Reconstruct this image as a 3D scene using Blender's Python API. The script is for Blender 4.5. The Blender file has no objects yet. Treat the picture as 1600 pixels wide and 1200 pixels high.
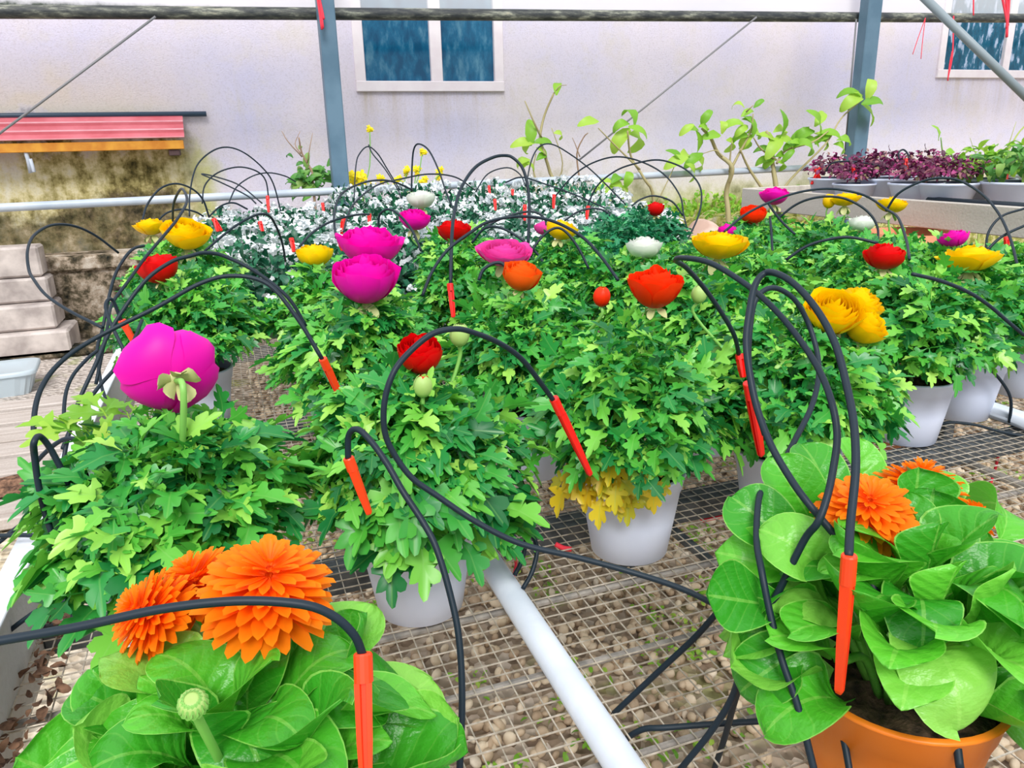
import bpy, math, random
import numpy as np
from mathutils import Vector, Matrix
rng = np.random.RandomState(7); random.seed(7)
SC = bpy.context.scene
# ------------------------------------------------------------------ camera
F = 1200.0; YAW = math.radians(19.7); PIT = math.radians(17.3); ROLL = math.radians(1.4)
CAM = np.array([0.0, 0.0, 1.10])
FWD = np.array([math.sin(YAW)*math.cos(PIT), math.cos(YAW)*math.cos(PIT), -math.sin(PIT)])
_r = np.array([math.cos(YAW), -math.sin(YAW), 0.0]); _u = np.cross(_r, FWD)
RGT = _r*math.cos(ROLL) - _u*math.sin(ROLL); UPV = _u*math.cos(ROLL) + _r*math.sin(ROLL)
cd = bpy.data.cameras.new('camera'); cam = bpy.data.objects.new('camera', cd); SC.collection.objects.link(cam)
m = Matrix(((RGT[0], UPV[0], -FWD[0], CAM[0]), (RGT[1], UPV[1], -FWD[1], CAM[1]), (RGT[2], UPV[2], -FWD[2], CAM[2]), (0, 0, 0, 1)))
cam.matrix_world = m
cd.sensor_width = 36; cd.lens = 36*F/1600; cd.clip_start = 0.02; cd.clip_end = 100
SC.camera = cam
# ------------------------------------------------------------------ daylight
w = bpy.data.worlds.new('World'); SC.world = w; w.use_nodes = True
nt = w.node_tree; bg = nt.nodes['Background']
tc = nt.nodes.new('ShaderNodeTexCoord'); sx = nt.nodes.new('ShaderNodeSeparateXYZ'); cr = nt.nodes.new('ShaderNodeValToRGB')
nt.links.new(tc.outputs['Generated'], sx.inputs[0]); nt.links.new(sx.outputs['Z'], cr.inputs[0]); nt.links.new(cr.outputs[0], bg.inputs[0])
cr.color_ramp.elements[0].position = 0.0; cr.color_ramp.elements[0].color = (.30, .33, .34, 1)
e = cr.color_ramp.elements.new(.18); e.color = (.80, .86, .95, 1)
cr.color_ramp.elements[-1].position = .8; cr.color_ramp.elements[-1].color = (.97, .98, 1.0, 1)
bg.inputs[1].default_value = 1.05
sd = bpy.data.lights.new('sun', 'SUN'); sd.energy = 2.3; sd.angle = math.radians(22); sd.color = (1, .98, .95)
so = bpy.data.objects.new('sun', sd); SC.collection.objects.link(so)
so.rotation_euler = Vector((.18, .68, -.70)).to_track_quat('-Z', 'Y').to_euler()
vs = SC.view_settings; vs.view_transform = 'Standard'; vs.look = 'None'; vs.gamma = 1; vs.exposure = 0.34
vs.use_curve_mapping = False
# ------------------------------------------------------------------ photo geometry -> places in the yard
def ray(x, y): return FWD + RGT*(x-800)/F - UPV*(y-600)/F
def G(x, y, z):
    d = ray(x, y); return CAM + d*((z-CAM[2])/d[2])
def A(x, y, Y):
    d = ray(x, y); return CAM + d*(Y/d[1])
def D(x, y, t): return CAM + ray(x, y)*t
def proj(p):
    v = np.array(p)-CAM; z = v@FWD; return 800+F*(v@RGT)/z, 600-F*(v@UPV)/z
# ------------------------------------------------------------------ materials
def mat(name, col, rough=.5, spec=.5, **k):
    m = bpy.data.materials.new(name); m.use_nodes = True
    b = m.node_tree.nodes['Principled BSDF']
    b.inputs['Base Color'].default_value = (*col, 1); b.inputs['Roughness'].default_value = rough
    b.inputs['Specular IOR Level'].default_value = spec
    for kk, v in k.items(): b.inputs[kk.replace('_', ' ')].default_value = v
    return m
def N(m, t, **k):
    n = m.node_tree.nodes.new(t)
    for a, v in k.items(): setattr(n, a, v)
    return n
def L(m, a, b): m.node_tree.links.new(a, b)
def ramp(m, stops, inp=None):
    r = N(m, 'ShaderNodeValToRGB'); el = r.color_ramp.elements
    while len(el) < len(stops): el.new(.5)
    for e, (p, c) in zip(el, stops): e.position = p; e.color = (*c, 1)
    if inp is not None: L(m, inp, r.inputs[0])
    return r
def mixc(m, fac, a, b, mode='MIX'):
    x = N(m, 'ShaderNodeMix', data_type='RGBA', blend_type=mode)
    if isinstance(fac, (int, float)): x.inputs[0].default_value = fac
    else: L(m, fac, x.inputs[0])
    for s, v in ((x.inputs[6], a), (x.inputs[7], b)):
        if isinstance(v, tuple): s.default_value = (*v, 1)
        else: L(m, v, s)
    return x.outputs[2]
def math_(m, op, a, b=None, c=None):
    x = N(m, 'ShaderNodeMath', operation=op)
    for i, v in enumerate((a, b, c)):
        if v is None: continue
        if isinstance(v, (int, float)): x.inputs[i].default_value = v
        else: L(m, v, x.inputs[i])
    return x.outputs[0]
def noise(m, scale, detail=4, vec=None, rough=.55):
    n = N(m, 'ShaderNodeTexNoise'); n.inputs['Scale'].default_value = scale; n.inputs['Detail'].default_value = detail; n.inputs['Roughness'].default_value = rough
    if vec is not None: L(m, vec, n.inputs['Vector'])
    return n.outputs['Fac']
def pos(m): return N(m, 'ShaderNodeNewGeometry').outputs['Position']
def obc(m): return N(m, 'ShaderNodeTexCoord').outputs['Object']
def bump(m, h, s, d=.01):
    b = N(m, 'ShaderNodeBump'); b.inputs['Strength'].default_value = s; b.inputs['Distance'].default_value = d
    L(m, h, b.inputs['Height']); L(m, b.outputs[0], m.node_tree.nodes['Principled BSDF'].inputs['Normal'])
def setc(m, c): L(m, c, m.node_tree.nodes['Principled BSDF'].inputs['Base Color'])
def sss(m, col_socket, fac):
    """thin leaf: part of the light passes through"""
    nt = m.node_tree; b = nt.nodes['Principled BSDF']; o = nt.nodes['Material Output']
    t = N(m, 'ShaderNodeBsdfTranslucent'); mx = N(m, 'ShaderNodeMixShader'); mx.inputs[0].default_value = fac
    L(m, col_socket, t.inputs[0]); L(m, b.outputs[0], mx.inputs[1]); L(m, t.outputs[0], mx.inputs[2]); L(m, mx.outputs[0], o.inputs[0])
def leafmat(name, stops, trans=.3, rough=.38, veins=False, coat=0.):
    m = mat(name, (0, .3, 0), rough, .5)
    g = N(m, 'ShaderNodeNewGeometry'); r = ramp(m, stops, g.outputs['Random Per Island']); c = r.outputs[0]
    uv = N(m, 'ShaderNodeUVMap'); s = N(m, 'ShaderNodeSeparateXYZ'); L(m, uv.outputs[0], s.inputs[0])
    au = math_(m, 'ABSOLUTE', s.outputs[0])
    if veins:
        mid = math_(m, 'LESS_THAN', au, .05)
        edge = math_(m, 'GREATER_THAN', au, .96)
        sv = math_(m, 'SINE', math_(m, 'MULTIPLY', math_(m, 'SUBTRACT', s.outputs[1], math_(m, 'MULTIPLY', au, .28)), 44.))
        svm = math_(m, 'MULTIPLY', math_(m, 'GREATER_THAN', sv, .95), .10)
        tot = math_(m, 'MINIMUM', math_(m, 'ADD', math_(m, 'ADD', math_(m, 'MULTIPLY', mid, .28), math_(m, 'MULTIPLY', edge, .5)), svm), .7)
        c = mixc(m, tot, c, (.42, .80, .16))
        bump(m, math_(m, 'ADD', math_(m, 'MULTIPLY', sv, -.25), noise(m, 60, 2)), .35, .003)
    else:
        mid = math_(m, 'MULTIPLY', math_(m, 'LESS_THAN', au, .035), .22)
        c = mixc(m, mid, c, (.30, .62, .16))
    setc(m, c); sss(m, c, trans)
    return m
M = {}
M['leaf'] = leafmat('ranunculus_leaf', [(0, (.008, .14, .035)), (.25, (.025, .30, .06)), (.6, (.085, .45, .045)), (.85, (.22, .62, .07)), (1, (.42, .76, .12))], .26, .36)
M['leafblue'] = leafmat('blue_green_leaf', [(0, (.008, .13, .06)), (.6, (.02, .27, .12)), (1, (.06, .40, .15))], .2, .4)
M['leafyellow'] = leafmat('yellowing_leaf', [(0, (.75, .50, .02)), (.6, (.85, .66, .03)), (1, (.60, .62, .05))], .3)
M['leafcal'] = leafmat('calendula_leaf', [(0, (.035, .32, .018)), (.45, (.08, .48, .025)), (.8, (.14, .58, .04)), (1, (.28, .66, .09))], .28, .36, veins=True)
M['leafwhite'] = leafmat('dark_leaf', [(0, (.004, .06, .035)), (.6, (.01, .14, .07)), (1, (.04, .28, .11))], .15, .45)
M['leaflime'] = leafmat('lime_leaf', [(0, (.16, .42, .03)), (.6, (.32, .62, .05)), (1, (.50, .72, .10))], .4, .45)
M['leafweed'] = leafmat('weed_leaf', [(0, (.05, .22, .04)), (.6, (.12, .36, .06)), (1, (.3, .45, .1))], .3, .5)
M['leafpurple'] = leafmat('purple_leaf', [(0, (.05, .005, .03)), (.5, (.16, .01, .08)), (.8, (.45, .04, .22)), (1, (.25, .22, .10))], .25, .5)
M['straw'] = leafmat('dry_grass', [(0, (.35, .36, .08)), (.5, (.52, .55, .12)), (1, (.70, .64, .35))], .3, .6)
def petal(name, lo, hi, rough=.45, tr=.22):
    m = mat(name, hi, rough, .25)
    uv = N(m, 'ShaderNodeUVMap'); s = N(m, 'ShaderNodeSeparateXYZ'); L(m, uv.outputs[0], s.inputs[0])
    g = N(m, 'ShaderNodeNewGeometry')
    f = math_(m, 'ADD', math_(m, 'MULTIPLY', s.outputs[1], .75), math_(m, 'MULTIPLY', g.outputs['Random Per Island'], .25))
    r = ramp(m, [(0, lo), (1, hi)], f)
    setc(m, r.outputs[0]); sss(m, r.outputs[0], tr)
    return m
M['magenta'] = petal('magenta_petal', (.72, .0, .34), (.95, .004, .50))
M['pink'] = petal('pink_petal', (.75, .01, .35), (.95, .10, .50))
M['red'] = petal('red_petal', (.50, .0, .0), (.85, .002, .004))
M['vermilion'] = petal('orange_red_petal', (.85, .012, .0), (.98, .045, .002))
M['orangepetal'] = petal('orange_petal', (.85, .06, .0), (1.0, .16, .01))
M['yellow'] = petal('yellow_petal', (.92, .48, .0), (1.0, .70, .0))
M['white'] = petal('white_petal', (.62, .70, .50), (.88, .90, .86))
M['calorange'] = petal('calendula_petal', (1.0, .13, .0), (1.0, .31, .008), .5, .4)
M['caldisc'] = mat('calendula_disc', (.75, .06, .0), .8)
M['whiteblossom'] = petal('white_blossom', (.75, .80, .82), (.90, .93, .96))
M['weedyellow'] = petal('weed_flower', (.80, .62, .0), (.98, .85, .02))
M['sepal'] = mat('sepal', (.50, .52, .22), .55); sss(M['sepal'], M['sepal'].node_tree.nodes.new('ShaderNodeRGB').outputs[0], .0)
M['budgreen'] = mat('bud_green', (.35, .52, .14), .5)
M['stem'] = mat('green_stem', (.22, .50, .10), .45)
M['woodstem'] = mat('woody_stem', (.38, .33, .16), .7)
M['drystem'] = mat('dry_twig', (.36, .24, .16), .8)
def noisy(name, a, b, scale, rough=.6, bs=0, det=5, spec=.4, p0=.35, p1=.65, metal=0):
    m = mat(name, a, rough, spec); m.node_tree.nodes['Principled BSDF'].inputs['Metallic'].default_value = metal
    n = noise(m, scale, det, obc(m)); r = ramp(m, [(p0, a), (p1, b)], n); setc(m, r.outputs[0])
    if bs: bump(m, n, bs, .01)
    return m
M['potwhite'] = noisy('pale_lavender_plastic', (.67, .73, .92), (.73, .79, .96), 9, .42)
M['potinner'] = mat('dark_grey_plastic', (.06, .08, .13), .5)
M['potorange'] = noisy('orange_plastic', (.86, .20, .012), (.90, .25, .02), 8, .4)
M['potgreen'] = mat('dark_green_plastic', (.03, .14, .05), .5)
M['terracotta'] = noisy('terracotta', (.62, .22, .11), (.74, .32, .18), 14, .8)
M['soil'] = noisy('potting_soil', (.02, .012, .008), (.14, .08, .05), 90, .9, .8)
M['tube'] = mat('black_tube', (.007, .018, .030), .5, .35)
M['stake'] = mat('orange_red_plastic', (.93, .055, .008), .38)
M['stakered'] = mat('red_plastic', (.85, .012, .008), .35)
M['redstring'] = mat('red_string', (.80, .03, .06), .7)
M['pvc'] = noisy('white_pvc', (.56, .62, .72), (.64, .69, .78), 20, .4)
M['wire'] = noisy('galvanised_wire', (.34, .30, .24), (.62, .56, .48), 90, .5, metal=.2)
M['steelbar'] = noisy('dark_steel', (.035, .045, .055), (.10, .11, .12), 40, .55)
M['greysteel'] = noisy('weathered_steel', (.16, .15, .14), (.34, .31, .28), 50, .7)
M['bluepost'] = noisy('blue_grey_paint', (.085, .16, .23), (.13, .22, .30), 5, .45)
M['rail'] = noisy('grey_pipe', (.36, .42, .50), (.50, .56, .63), 4, .4)
M['cable'] = mat('steel_cable', (.20, .20, .21), .5)
M['diag'] = mat('grey_brace_pipe', (.24, .29, .32), .5)
M['winframe'] = noisy('pink_white_frame', (.80, .72, .76), (.86, .80, .83), 10, .4)
M['fan'] = mat('fan_guard', (.7, .75, .72), .4)
M['room'] = mat('dark_room', (.02, .10, .16), .9)
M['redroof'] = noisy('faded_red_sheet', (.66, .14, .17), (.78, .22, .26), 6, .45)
M['ridgehighlight'] = noisy('worn_ridge_highlight', (.74, .30, .34), (.82, .42, .46), 9, .5)  # paler ridge colour: partly wear, partly a painted highlight to show the ridges
M['batten'] = noisy('orange_wood', (.62, .22, .02), (.78, .36, .04), 12, .6)
M['darkwood'] = mat('dark_wood', (.09, .05, .05), .8)
M['bluepipe'] = mat('dark_blue_pipe', (.03, .06, .10), .4)
M['traybox'] = mat('milky_plastic', (.62, .72, .78), .25, .5); sss(M['traybox'], M['traybox'].node_tree.nodes.new('ShaderNodeRGB').outputs[0], .25)
M['traybox'].node_tree.nodes['RGB'].outputs[0].default_value = (.7, .8, .86, 1)
M['pebble'] = mat('pebble', (.5, .4, .3), .65)
g_ = N(M['pebble'], 'ShaderNodeNewGeometry')
r_ = ramp(M['pebble'], [(0, (.30, .19, .11)), (.3, (.50, .35, .22)), (.65, (.70, .54, .36)), (.9, (.80, .66, .48)), (1, (.86, .76, .62))], g_.outputs['Random Per Island'])
setc(M['pebble'], mixc(M['pebble'], .35, r_.outputs[0], ramp(M['pebble'], [(.35, (.40, .28, .18)), (.7, (.80, .68, .50))], noise(M['pebble'], 45, 3, pos(M['pebble']))).outputs[0]))
def boardmat(name, a, b, sc=(2, 30, 30)):
    m = mat(name, a, .75, .25); mp = N(m, 'ShaderNodeMapping'); L(m, obc(m), mp.inputs[0]); mp.inputs['Scale'].default_value = sc
    n = noise(m, 1.5, 6, mp.outputs[0]); n2 = noise(m, 120, 2, obc(m))
    r = ramp(m, [(.3, a), (.7, b)], math_(m, 'ADD', math_(m, 'MULTIPLY', n, .75), math_(m, 'MULTIPLY', n2, .25))); setc(m, r.outputs[0]); bump(m, n2, .3, .004)
    return m
M['cement'] = boardmat('fibre_cement', (.50, .50, .49), (.64, .65, .66), (12, 1.5, 6))
M['cementtop'] = noisy('worn_white_edge', (.60, .64, .70), (.76, .79, .85), 25, .7)
M['benchboard'] = boardmat('grey_weathered_board', (.42, .38, .34), (.58, .54, .49), (25, 1.5, 8))
M['plank'] = boardmat('pale_plank', (.34, .28, .24), (.62, .56, .52), (1.5, 25, 25))
M['stone'] = noisy('pale_stone_block', (.36, .31, .29), (.62, .55, .51), 9, .85, .35)
M['rock'] = noisy('pink_rock', (.45, .30, .24), (.72, .56, .48), 6, .85, .5)
M['debris'] = noisy('brown_leaf_litter', (.05, .025, .015), (.28, .15, .09), 60, .9)
# stained stucco: paint colour varies with damp, moss and rain streaks
def wallmat():
    m = mat('stained_stucco', (.75, .72, .80), .85, .2); P = pos(m)
    s = N(m, 'ShaderNodeSeparateXYZ'); L(m, P, s.inputs[0]); X, Z = s.outputs[0], s.outputs[2]
    nb = noise(m, 1.1, 4, P); n2 = noise(m, 3.2, 6, P, .65)
    mp = N(m, 'ShaderNodeMapping'); L(m, P, mp.inputs[0]); mp.inputs['Scale'].default_value = (9, 9, .9); ns = noise(m, 1., 6, mp.outputs[0], .65)
    base = ramp(m, [(.35, (.66, .64, .82)), (.6, (.77, .71, .79))], nb).outputs[0]
    # cream blotches
    base = mixc(m, math_(m, 'MULTIPLY', ramp(m, [(.52, (0, 0, 0)), (.72, (1, 1, 1))], n2).outputs[0], .55), base, (.72, .66, .58))
    # faint narrow rain streaks
    st = math_(m, 'MULTIPLY', ramp(m, [(.60, (0, 0, 0)), (.72, (1, 1, 1))], ns).outputs[0], .25)
    base = mixc(m, st, base, (.62, .56, .44))
    def mr(v, a, b, c=0., d=1.):
        x = N(m, 'ShaderNodeMapRange'); x.inputs[1].default_value = a; x.inputs[2].default_value = b; x.inputs[3].default_value = c; x.inputs[4].default_value = d
        L(m, v, x.inputs[0]); return x.outputs[0]
    def mul(*a):
        r = a[0]
        for b in a[1:]: r = math_(m, 'MULTIPLY', r, b)
        return r
    zn = math_(m, 'ADD', Z, mr(n2, .3, .7, -.16, .16))
    xn = math_(m, 'ADD', X, mr(n2, .3, .7, -.08, .08))
    # damp moss below the little red roof, left
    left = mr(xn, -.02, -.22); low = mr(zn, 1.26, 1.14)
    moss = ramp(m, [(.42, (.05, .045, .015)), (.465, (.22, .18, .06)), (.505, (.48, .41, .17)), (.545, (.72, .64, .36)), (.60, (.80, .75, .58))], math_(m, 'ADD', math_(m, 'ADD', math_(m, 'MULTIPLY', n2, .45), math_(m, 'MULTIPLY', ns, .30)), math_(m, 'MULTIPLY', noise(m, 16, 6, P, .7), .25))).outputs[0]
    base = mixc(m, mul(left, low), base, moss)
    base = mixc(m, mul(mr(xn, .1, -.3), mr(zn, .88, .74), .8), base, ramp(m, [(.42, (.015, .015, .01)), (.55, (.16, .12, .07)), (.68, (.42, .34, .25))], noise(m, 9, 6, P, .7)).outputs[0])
    # yellow-green rim of the damp patch
    rim = mul(mr(math_(m, 'ABSOLUTE', math_(m, 'ADD', xn, .10)), .13, .0), mr(zn, 1.28, 1.1), .75)
    base = mixc(m, rim, base, (.55, .56, .16))
    # ochre halo just above the roof
    base = mixc(m, mul(mr(xn, .1, -.5), mr(zn, 1.75, 1.38), mr(zn, 1.18, 1.30), .55), base, (.70, .60, .36))
    # ochre damp rising from the plinth everywhere
    base = mixc(m, mul(mr(zn, 1.0, .70), .7, mr(X, .1, 3.6, .2, 1.), mr(X, -.1, .3)), base, (.72, .62, .42))
    base = mixc(m, mul(mr(zn, .82, .56), mr(X, 1.2, 2.6)), base, ramp(m, [(.4, (.16, .17, .04)), (.55, (.40, .42, .08)), (.7, (.62, .56, .40))], n2).outputs[0])
    # dirt under the sills
    for x0, x1, zs in ((.9, 2.0, 1.47), (5.9, 7.6, 1.57)):
        sill = mul(mr(X, x0-.1, x0+.1), mr(X, x1+.15, x1-.05), mr(Z, zs-.45, zs-.02), mr(Z, zs+.03, zs), mr(ns, .45, .7), .55)
        base = mixc(m, sill, base, (.50, .40, .26))
    # fine speckle of the render coat
    sp = ramp(m, [(.32, (.72, .70, .66)), (.5, (1, 1, 1))], noise(m, 85, 3, P)).outputs[0]
    base = mixc(m, .35, base, sp, 'MULTIPLY')
    setc(m, base); bump(m, noise(m, 120, 4, P, .7), .55, .008)
    return m
M['stucco'] = wallmat()
def plinthmat():
    m = mat('mossy_concrete', (.4, .35, .3), .9, .2); P = pos(m)
    n = noise(m, 3.0, 7, P, .65); n2 = noise(m, 14, 5, P, .7)
    a = ramp(m, [(.41, (.012, .014, .010)), (.47, (.10, .08, .05)), (.52, (.34, .27, .20)), (.62, (.66, .60, .52))], math_(m, 'ADD', math_(m, 'MULTIPLY', n, .6), math_(m, 'MULTIPLY', n2, .4))).outputs[0]
    s = N(m, 'ShaderNodeSeparateXYZ'); L(m, P, s.inputs[0])
    x = N(m, 'ShaderNodeMapRange'); x.inputs[1].default_value = 1.2; x.inputs[2].default_value = 3.0; L(m, s.outputs[0], x.inputs[0])
    b = ramp(m, [(.40, (.22, .24, .05)), (.5, (.46, .44, .14)), (.62, (.66, .58, .46))], n2).outputs[0]
    setc(m, mixc(m, x.outputs[0], a, b)); bump(m, n2, .7, .02); return m
M['plinth'] = plinthmat()
def groundmat():
    m = mat('gravel_ground', (.5, .45, .38), .9, .2); P = pos(m)
    v = N(m, 'ShaderNodeTexVoronoi'); v.inputs['Scale'].default_value = 38; L(m, P, v.inputs['Vector'])
    c = ramp(m, [(0, (.22, .15, .10)), (.5, (.44, .34, .25)), (1, (.66, .56, .47))], v.outputs['Color']).outputs[0]
    s = N(m, 'ShaderNodeSeparateXYZ'); L(m, P, s.inputs[0])
    x = N(m, 'ShaderNodeMapRange'); x.inputs[1].default_value = -.2; x.inputs[2].default_value = -.6; L(m, s.outputs[0], x.inputs[0])
    pale = ramp(m, [(.3, (.36, .30, .25)), (.6, (.62, .55, .50))], noise(m, 40, 4, P)).outputs[0]
    c = mixc(m, x.outputs[0], c, pale)
    y = N(m, 'ShaderNodeMapRange'); y.inputs[1].default_value = 2.8; y.inputs[2].default_value = 2.6; L(m, s.outputs[1], y.inputs[0])
    dirt = ramp(m, [(.4, (.45, .36, .24)), (.6, (.68, .60, .46))], noise(m, 30, 5, P)).outputs[0]
    c = mixc(m, math_(m, 'MULTIPLY', y.outputs[0], x.outputs[0]), c, dirt)
    c = mixc(m, math_(m, 'MULTIPLY', ramp(m, [(.58, (0, 0, 0)), (.68, (1, 1, 1))], noise(m, 4, 4, P)).outputs[0], .6), c, (.30, .36, .06))
    setc(m, c); bump(m, v.outputs['Distance'], .8, .03); return m
M['ground'] = groundmat()
def beammat():
    m = mat('dirty_roof_pipe', (.4, .42, .4), .6); P = pos(m); s = N(m, 'ShaderNodeSeparateXYZ'); L(m, P, s.inputs[0])
    mp = N(m, 'ShaderNodeMapping'); L(m, P, mp.inputs[0]); mp.inputs['Scale'].default_value = (6, 20, 30)
    n = noise(m, 1, 6, mp.outputs[0], .7)
    setc(m, ramp(m, [(.42, (.02, .025, .03)), (.54, (.08, .085, .075)), (.64, (.28, .29, .23)), (.76, (.50, .40, .28))], n).outputs[0]); return m
M['beam'] = beammat()
def filmmat():
    m = mat('milky_film', (.82, .82, .86), .3, .4); P = pos(m)
    s = N(m, 'ShaderNodeSeparateXYZ'); L(m, P, s.inputs[0])
    n = noise(m, 12, 6, P, .7)
    zz = math_(m, 'ADD', s.outputs[2], math_(m, 'MULTIPLY', n, .06))
    x = N(m, 'ShaderNodeMapRange'); x.inputs[1].default_value = 1.875; x.inputs[2].default_value = 1.845; L(m, zz, x.inputs[0])
    base = mixc(m, x.outputs[0], (.84, .83, .84), (.05, .07, .045)); setc(m, base)
    t = N(m, 'ShaderNodeBsdfTransparent'); mx = N(m, 'ShaderNodeMixShader')
    f = math_(m, 'MULTIPLY', math_(m, 'SUBTRACT', 1., x.outputs[0]), .5); L(m, f, mx.inputs[0])
    nt = m.node_tree; L(m, nt.nodes['Principled BSDF'].outputs[0], mx.inputs[1]); L(m, t.outputs[0], mx.inputs[2]); L(m, mx.outputs[0], nt.nodes['Material Output'].inputs[0])
    return m
M['film'] = filmmat()
def glassmat(name, blot):
    m = mat(name, (.01, .15, .30), .12, .6); P = pos(m)
    mp = N(m, 'ShaderNodeMapping'); L(m, P, mp.inputs[0]); mp.inputs['Scale'].default_value = (11, 11, 4.5)
    n = noise(m, 1.3, 5, mp.outputs[0], .6)
    st = [(.40, (.0, .075, .17)), (.52, (.005, .13, .26)), (.68, (.10, .27, .38))] if not blot else [(.40, (.0, .07, .13)), (.54, (.01, .13, .22)), (.60, (.50, .60, .78)), (.75, (.62, .70, .85))]
    setc(m, ramp(m, st, n).outputs[0])
    t = N(m, 'ShaderNodeBsdfTransparent'); t.inputs[0].default_value = (.35, .7, .85, 1); mx = N(m, 'ShaderNodeMixShader'); mx.inputs[0].default_value = .22
    nt = m.node_tree; L(m, nt.nodes['Principled BSDF'].outputs[0], mx.inputs[1]); L(m, t.outputs[0], mx.inputs[2]); L(m, mx.outputs[0], nt.nodes['Material Output'].inputs[0])
    return m
M['glass'] = glassmat('window_glass', 0); M['glass2'] = glassmat('mottled_window_glass', 1)

# ------------------------------------------------------------------ mesh building
class MB:
    def __init__(s): s.v = []; s.f = []; s.uv = []; s.mi = []; s.n = 0
    def add(s, v, f, uv=None, mi=0):
        v = np.asarray(v, float).reshape(-1, 3)
        if uv is None: uv = np.zeros((len(v), 2))
        for fa in (f if isinstance(f, list) and len(f) and isinstance(f[0], np.ndarray) else [np.asarray(f)]):
            s.f.append(fa + s.n); s.mi.append(np.full(len(fa), mi))
        s.v.append(v); s.uv.append(np.asarray(uv, float)); s.n += len(v); return s
    def mesh(s, name, mats, smooth=True):
        V = np.concatenate(s.v); UV = np.concatenate(s.uv); me = bpy.data.meshes.new(name)
        tot = np.concatenate([np.full(len(f), f.shape[1]) for f in s.f]); li = np.concatenate([f.ravel() for f in s.f]).astype(np.int32)
        st = np.concatenate([[0], np.cumsum(tot)[:-1]])
        me.vertices.add(len(V)); me.vertices.foreach_set('co', V.ravel()); me.loops.add(len(li)); me.loops.foreach_set('vertex_index', li)
        me.polygons.add(len(tot)); me.polygons.foreach_set('loop_start', st.astype(np.int32))
        me.polygons.foreach_set('material_index', np.concatenate(s.mi).astype(np.int32))
        me.update(calc_edges=True); me.validate()
        u = me.uv_layers.new(name='UVMap'); u.data.foreach_set('uv', UV[li].ravel()) if len(u.data) == len(li) else None
        me.polygons.foreach_set('use_smooth', np.full(len(me.polygons), smooth))
        for m in (mats if isinstance(mats, (list, tuple)) else [mats]): me.materials.append(m)
        return me
    def build(s, name, mats, parent=None, smooth=True):
        return link(name, s.mesh(name, mats, smooth), parent)
def link(name, me, parent=None):
    o = bpy.data.objects.new(name, me); SC.collection.objects.link(o)
    if parent is not None: o.parent = parent
    return o
def tag(o, label=None, cat=None, group=None, kind=None):
    if label: o['label'] = label
    if cat: o['category'] = cat
    if group: o['group'] = group
    if kind: o['kind'] = kind
    return o
def empty(name, loc, label, cat, group=None, rz=0):
    o = bpy.data.objects.new(name, None); o.empty_display_size = .02; SC.collection.objects.link(o)
    o.location = loc; o.rotation_euler = (0, 0, rz); return tag(o, label, cat, group)
def unit(v): v = np.asarray(v, float); return v/(np.linalg.norm(v, axis=-1, keepdims=True)+1e-12)
def box(mb, x0, x1, y0, y1, z0, z1, mi=0):
    v = [(x, y, z) for x in (x0, x1) for y in (y0, y1) for z in (z0, z1)]
    mb.add(v, np.array([[0, 1, 3, 2], [4, 6, 7, 5], [0, 4, 5, 1], [2, 3, 7, 6], [0, 2, 6, 4], [1, 5, 7, 3]]), None, mi); return mb
def bbox(mb, x0, x1, y0, y1, z0, z1, b=.004, mi=0):
    """box with small chamfers"""
    import itertools
    c = [(x0, x1), (y0, y1), (z0, z1)]; v = []; idx = {}
    for sx, sy, sz in itertools.product((0, 1), repeat=3):
        for ax in range(3):
            p = [c[0][sx], c[1][sy], c[2][sz]]
            for a in range(3):
                if a != ax: p[a] += b if (sx, sy, sz)[a] == 0 else -b
            idx[(sx, sy, sz, ax)] = len(v); v.append(p)
    q = []; t = []
    for ax in range(3):
        o = [a for a in range(3) if a != ax]
        for s in (0, 1):
            def k(a, b_):
                S = [0, 0, 0]; S[ax] = s; S[o[0]] = a; S[o[1]] = b_; return idx[(*S, ax)]
            f = [k(0, 0), k(1, 0), k(1, 1), k(0, 1)]; q.append(f)
    for ax in range(3):   # edges along ax
        o = [a for a in range(3) if a != ax]
        for a in (0, 1):
            for b_ in (0, 1):
                def k(s, face):
                    S = [0, 0, 0]; S[ax] = s; S[o[0]] = a; S[o[1]] = b_; return idx[(*S, face)]
                q.append([k(0, o[0]), k(1, o[0]), k(1, o[1]), k(0, o[1])])
    for S in itertools.product((0, 1), repeat=3): t.append([idx[(*S, a)] for a in range(3)])
    mb.add(v, [np.array(q), np.array(t)], None, mi); return mb
def spline(pts, sub=8):
    P = np.asarray(pts, float)
    if len(P) < 3: return P
    E = np.vstack([2*P[0]-P[1], P, 2*P[-1]-P[-2]]); out = []
    for i in range(1, len(E)-2):
        p0, p1, p2, p3 = E[i-1:i+3]
        # centripetal-ish
        for k in range(sub):
            t = k/sub
            out.append(.5*((2*p1)+(-p0+p2)*t+(2*p0-5*p1+4*p2-p3)*t*t+(-p0+3*p1-3*p2+p3)*t**3))
    out.append(P[-1]); return np.array(out)
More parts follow.
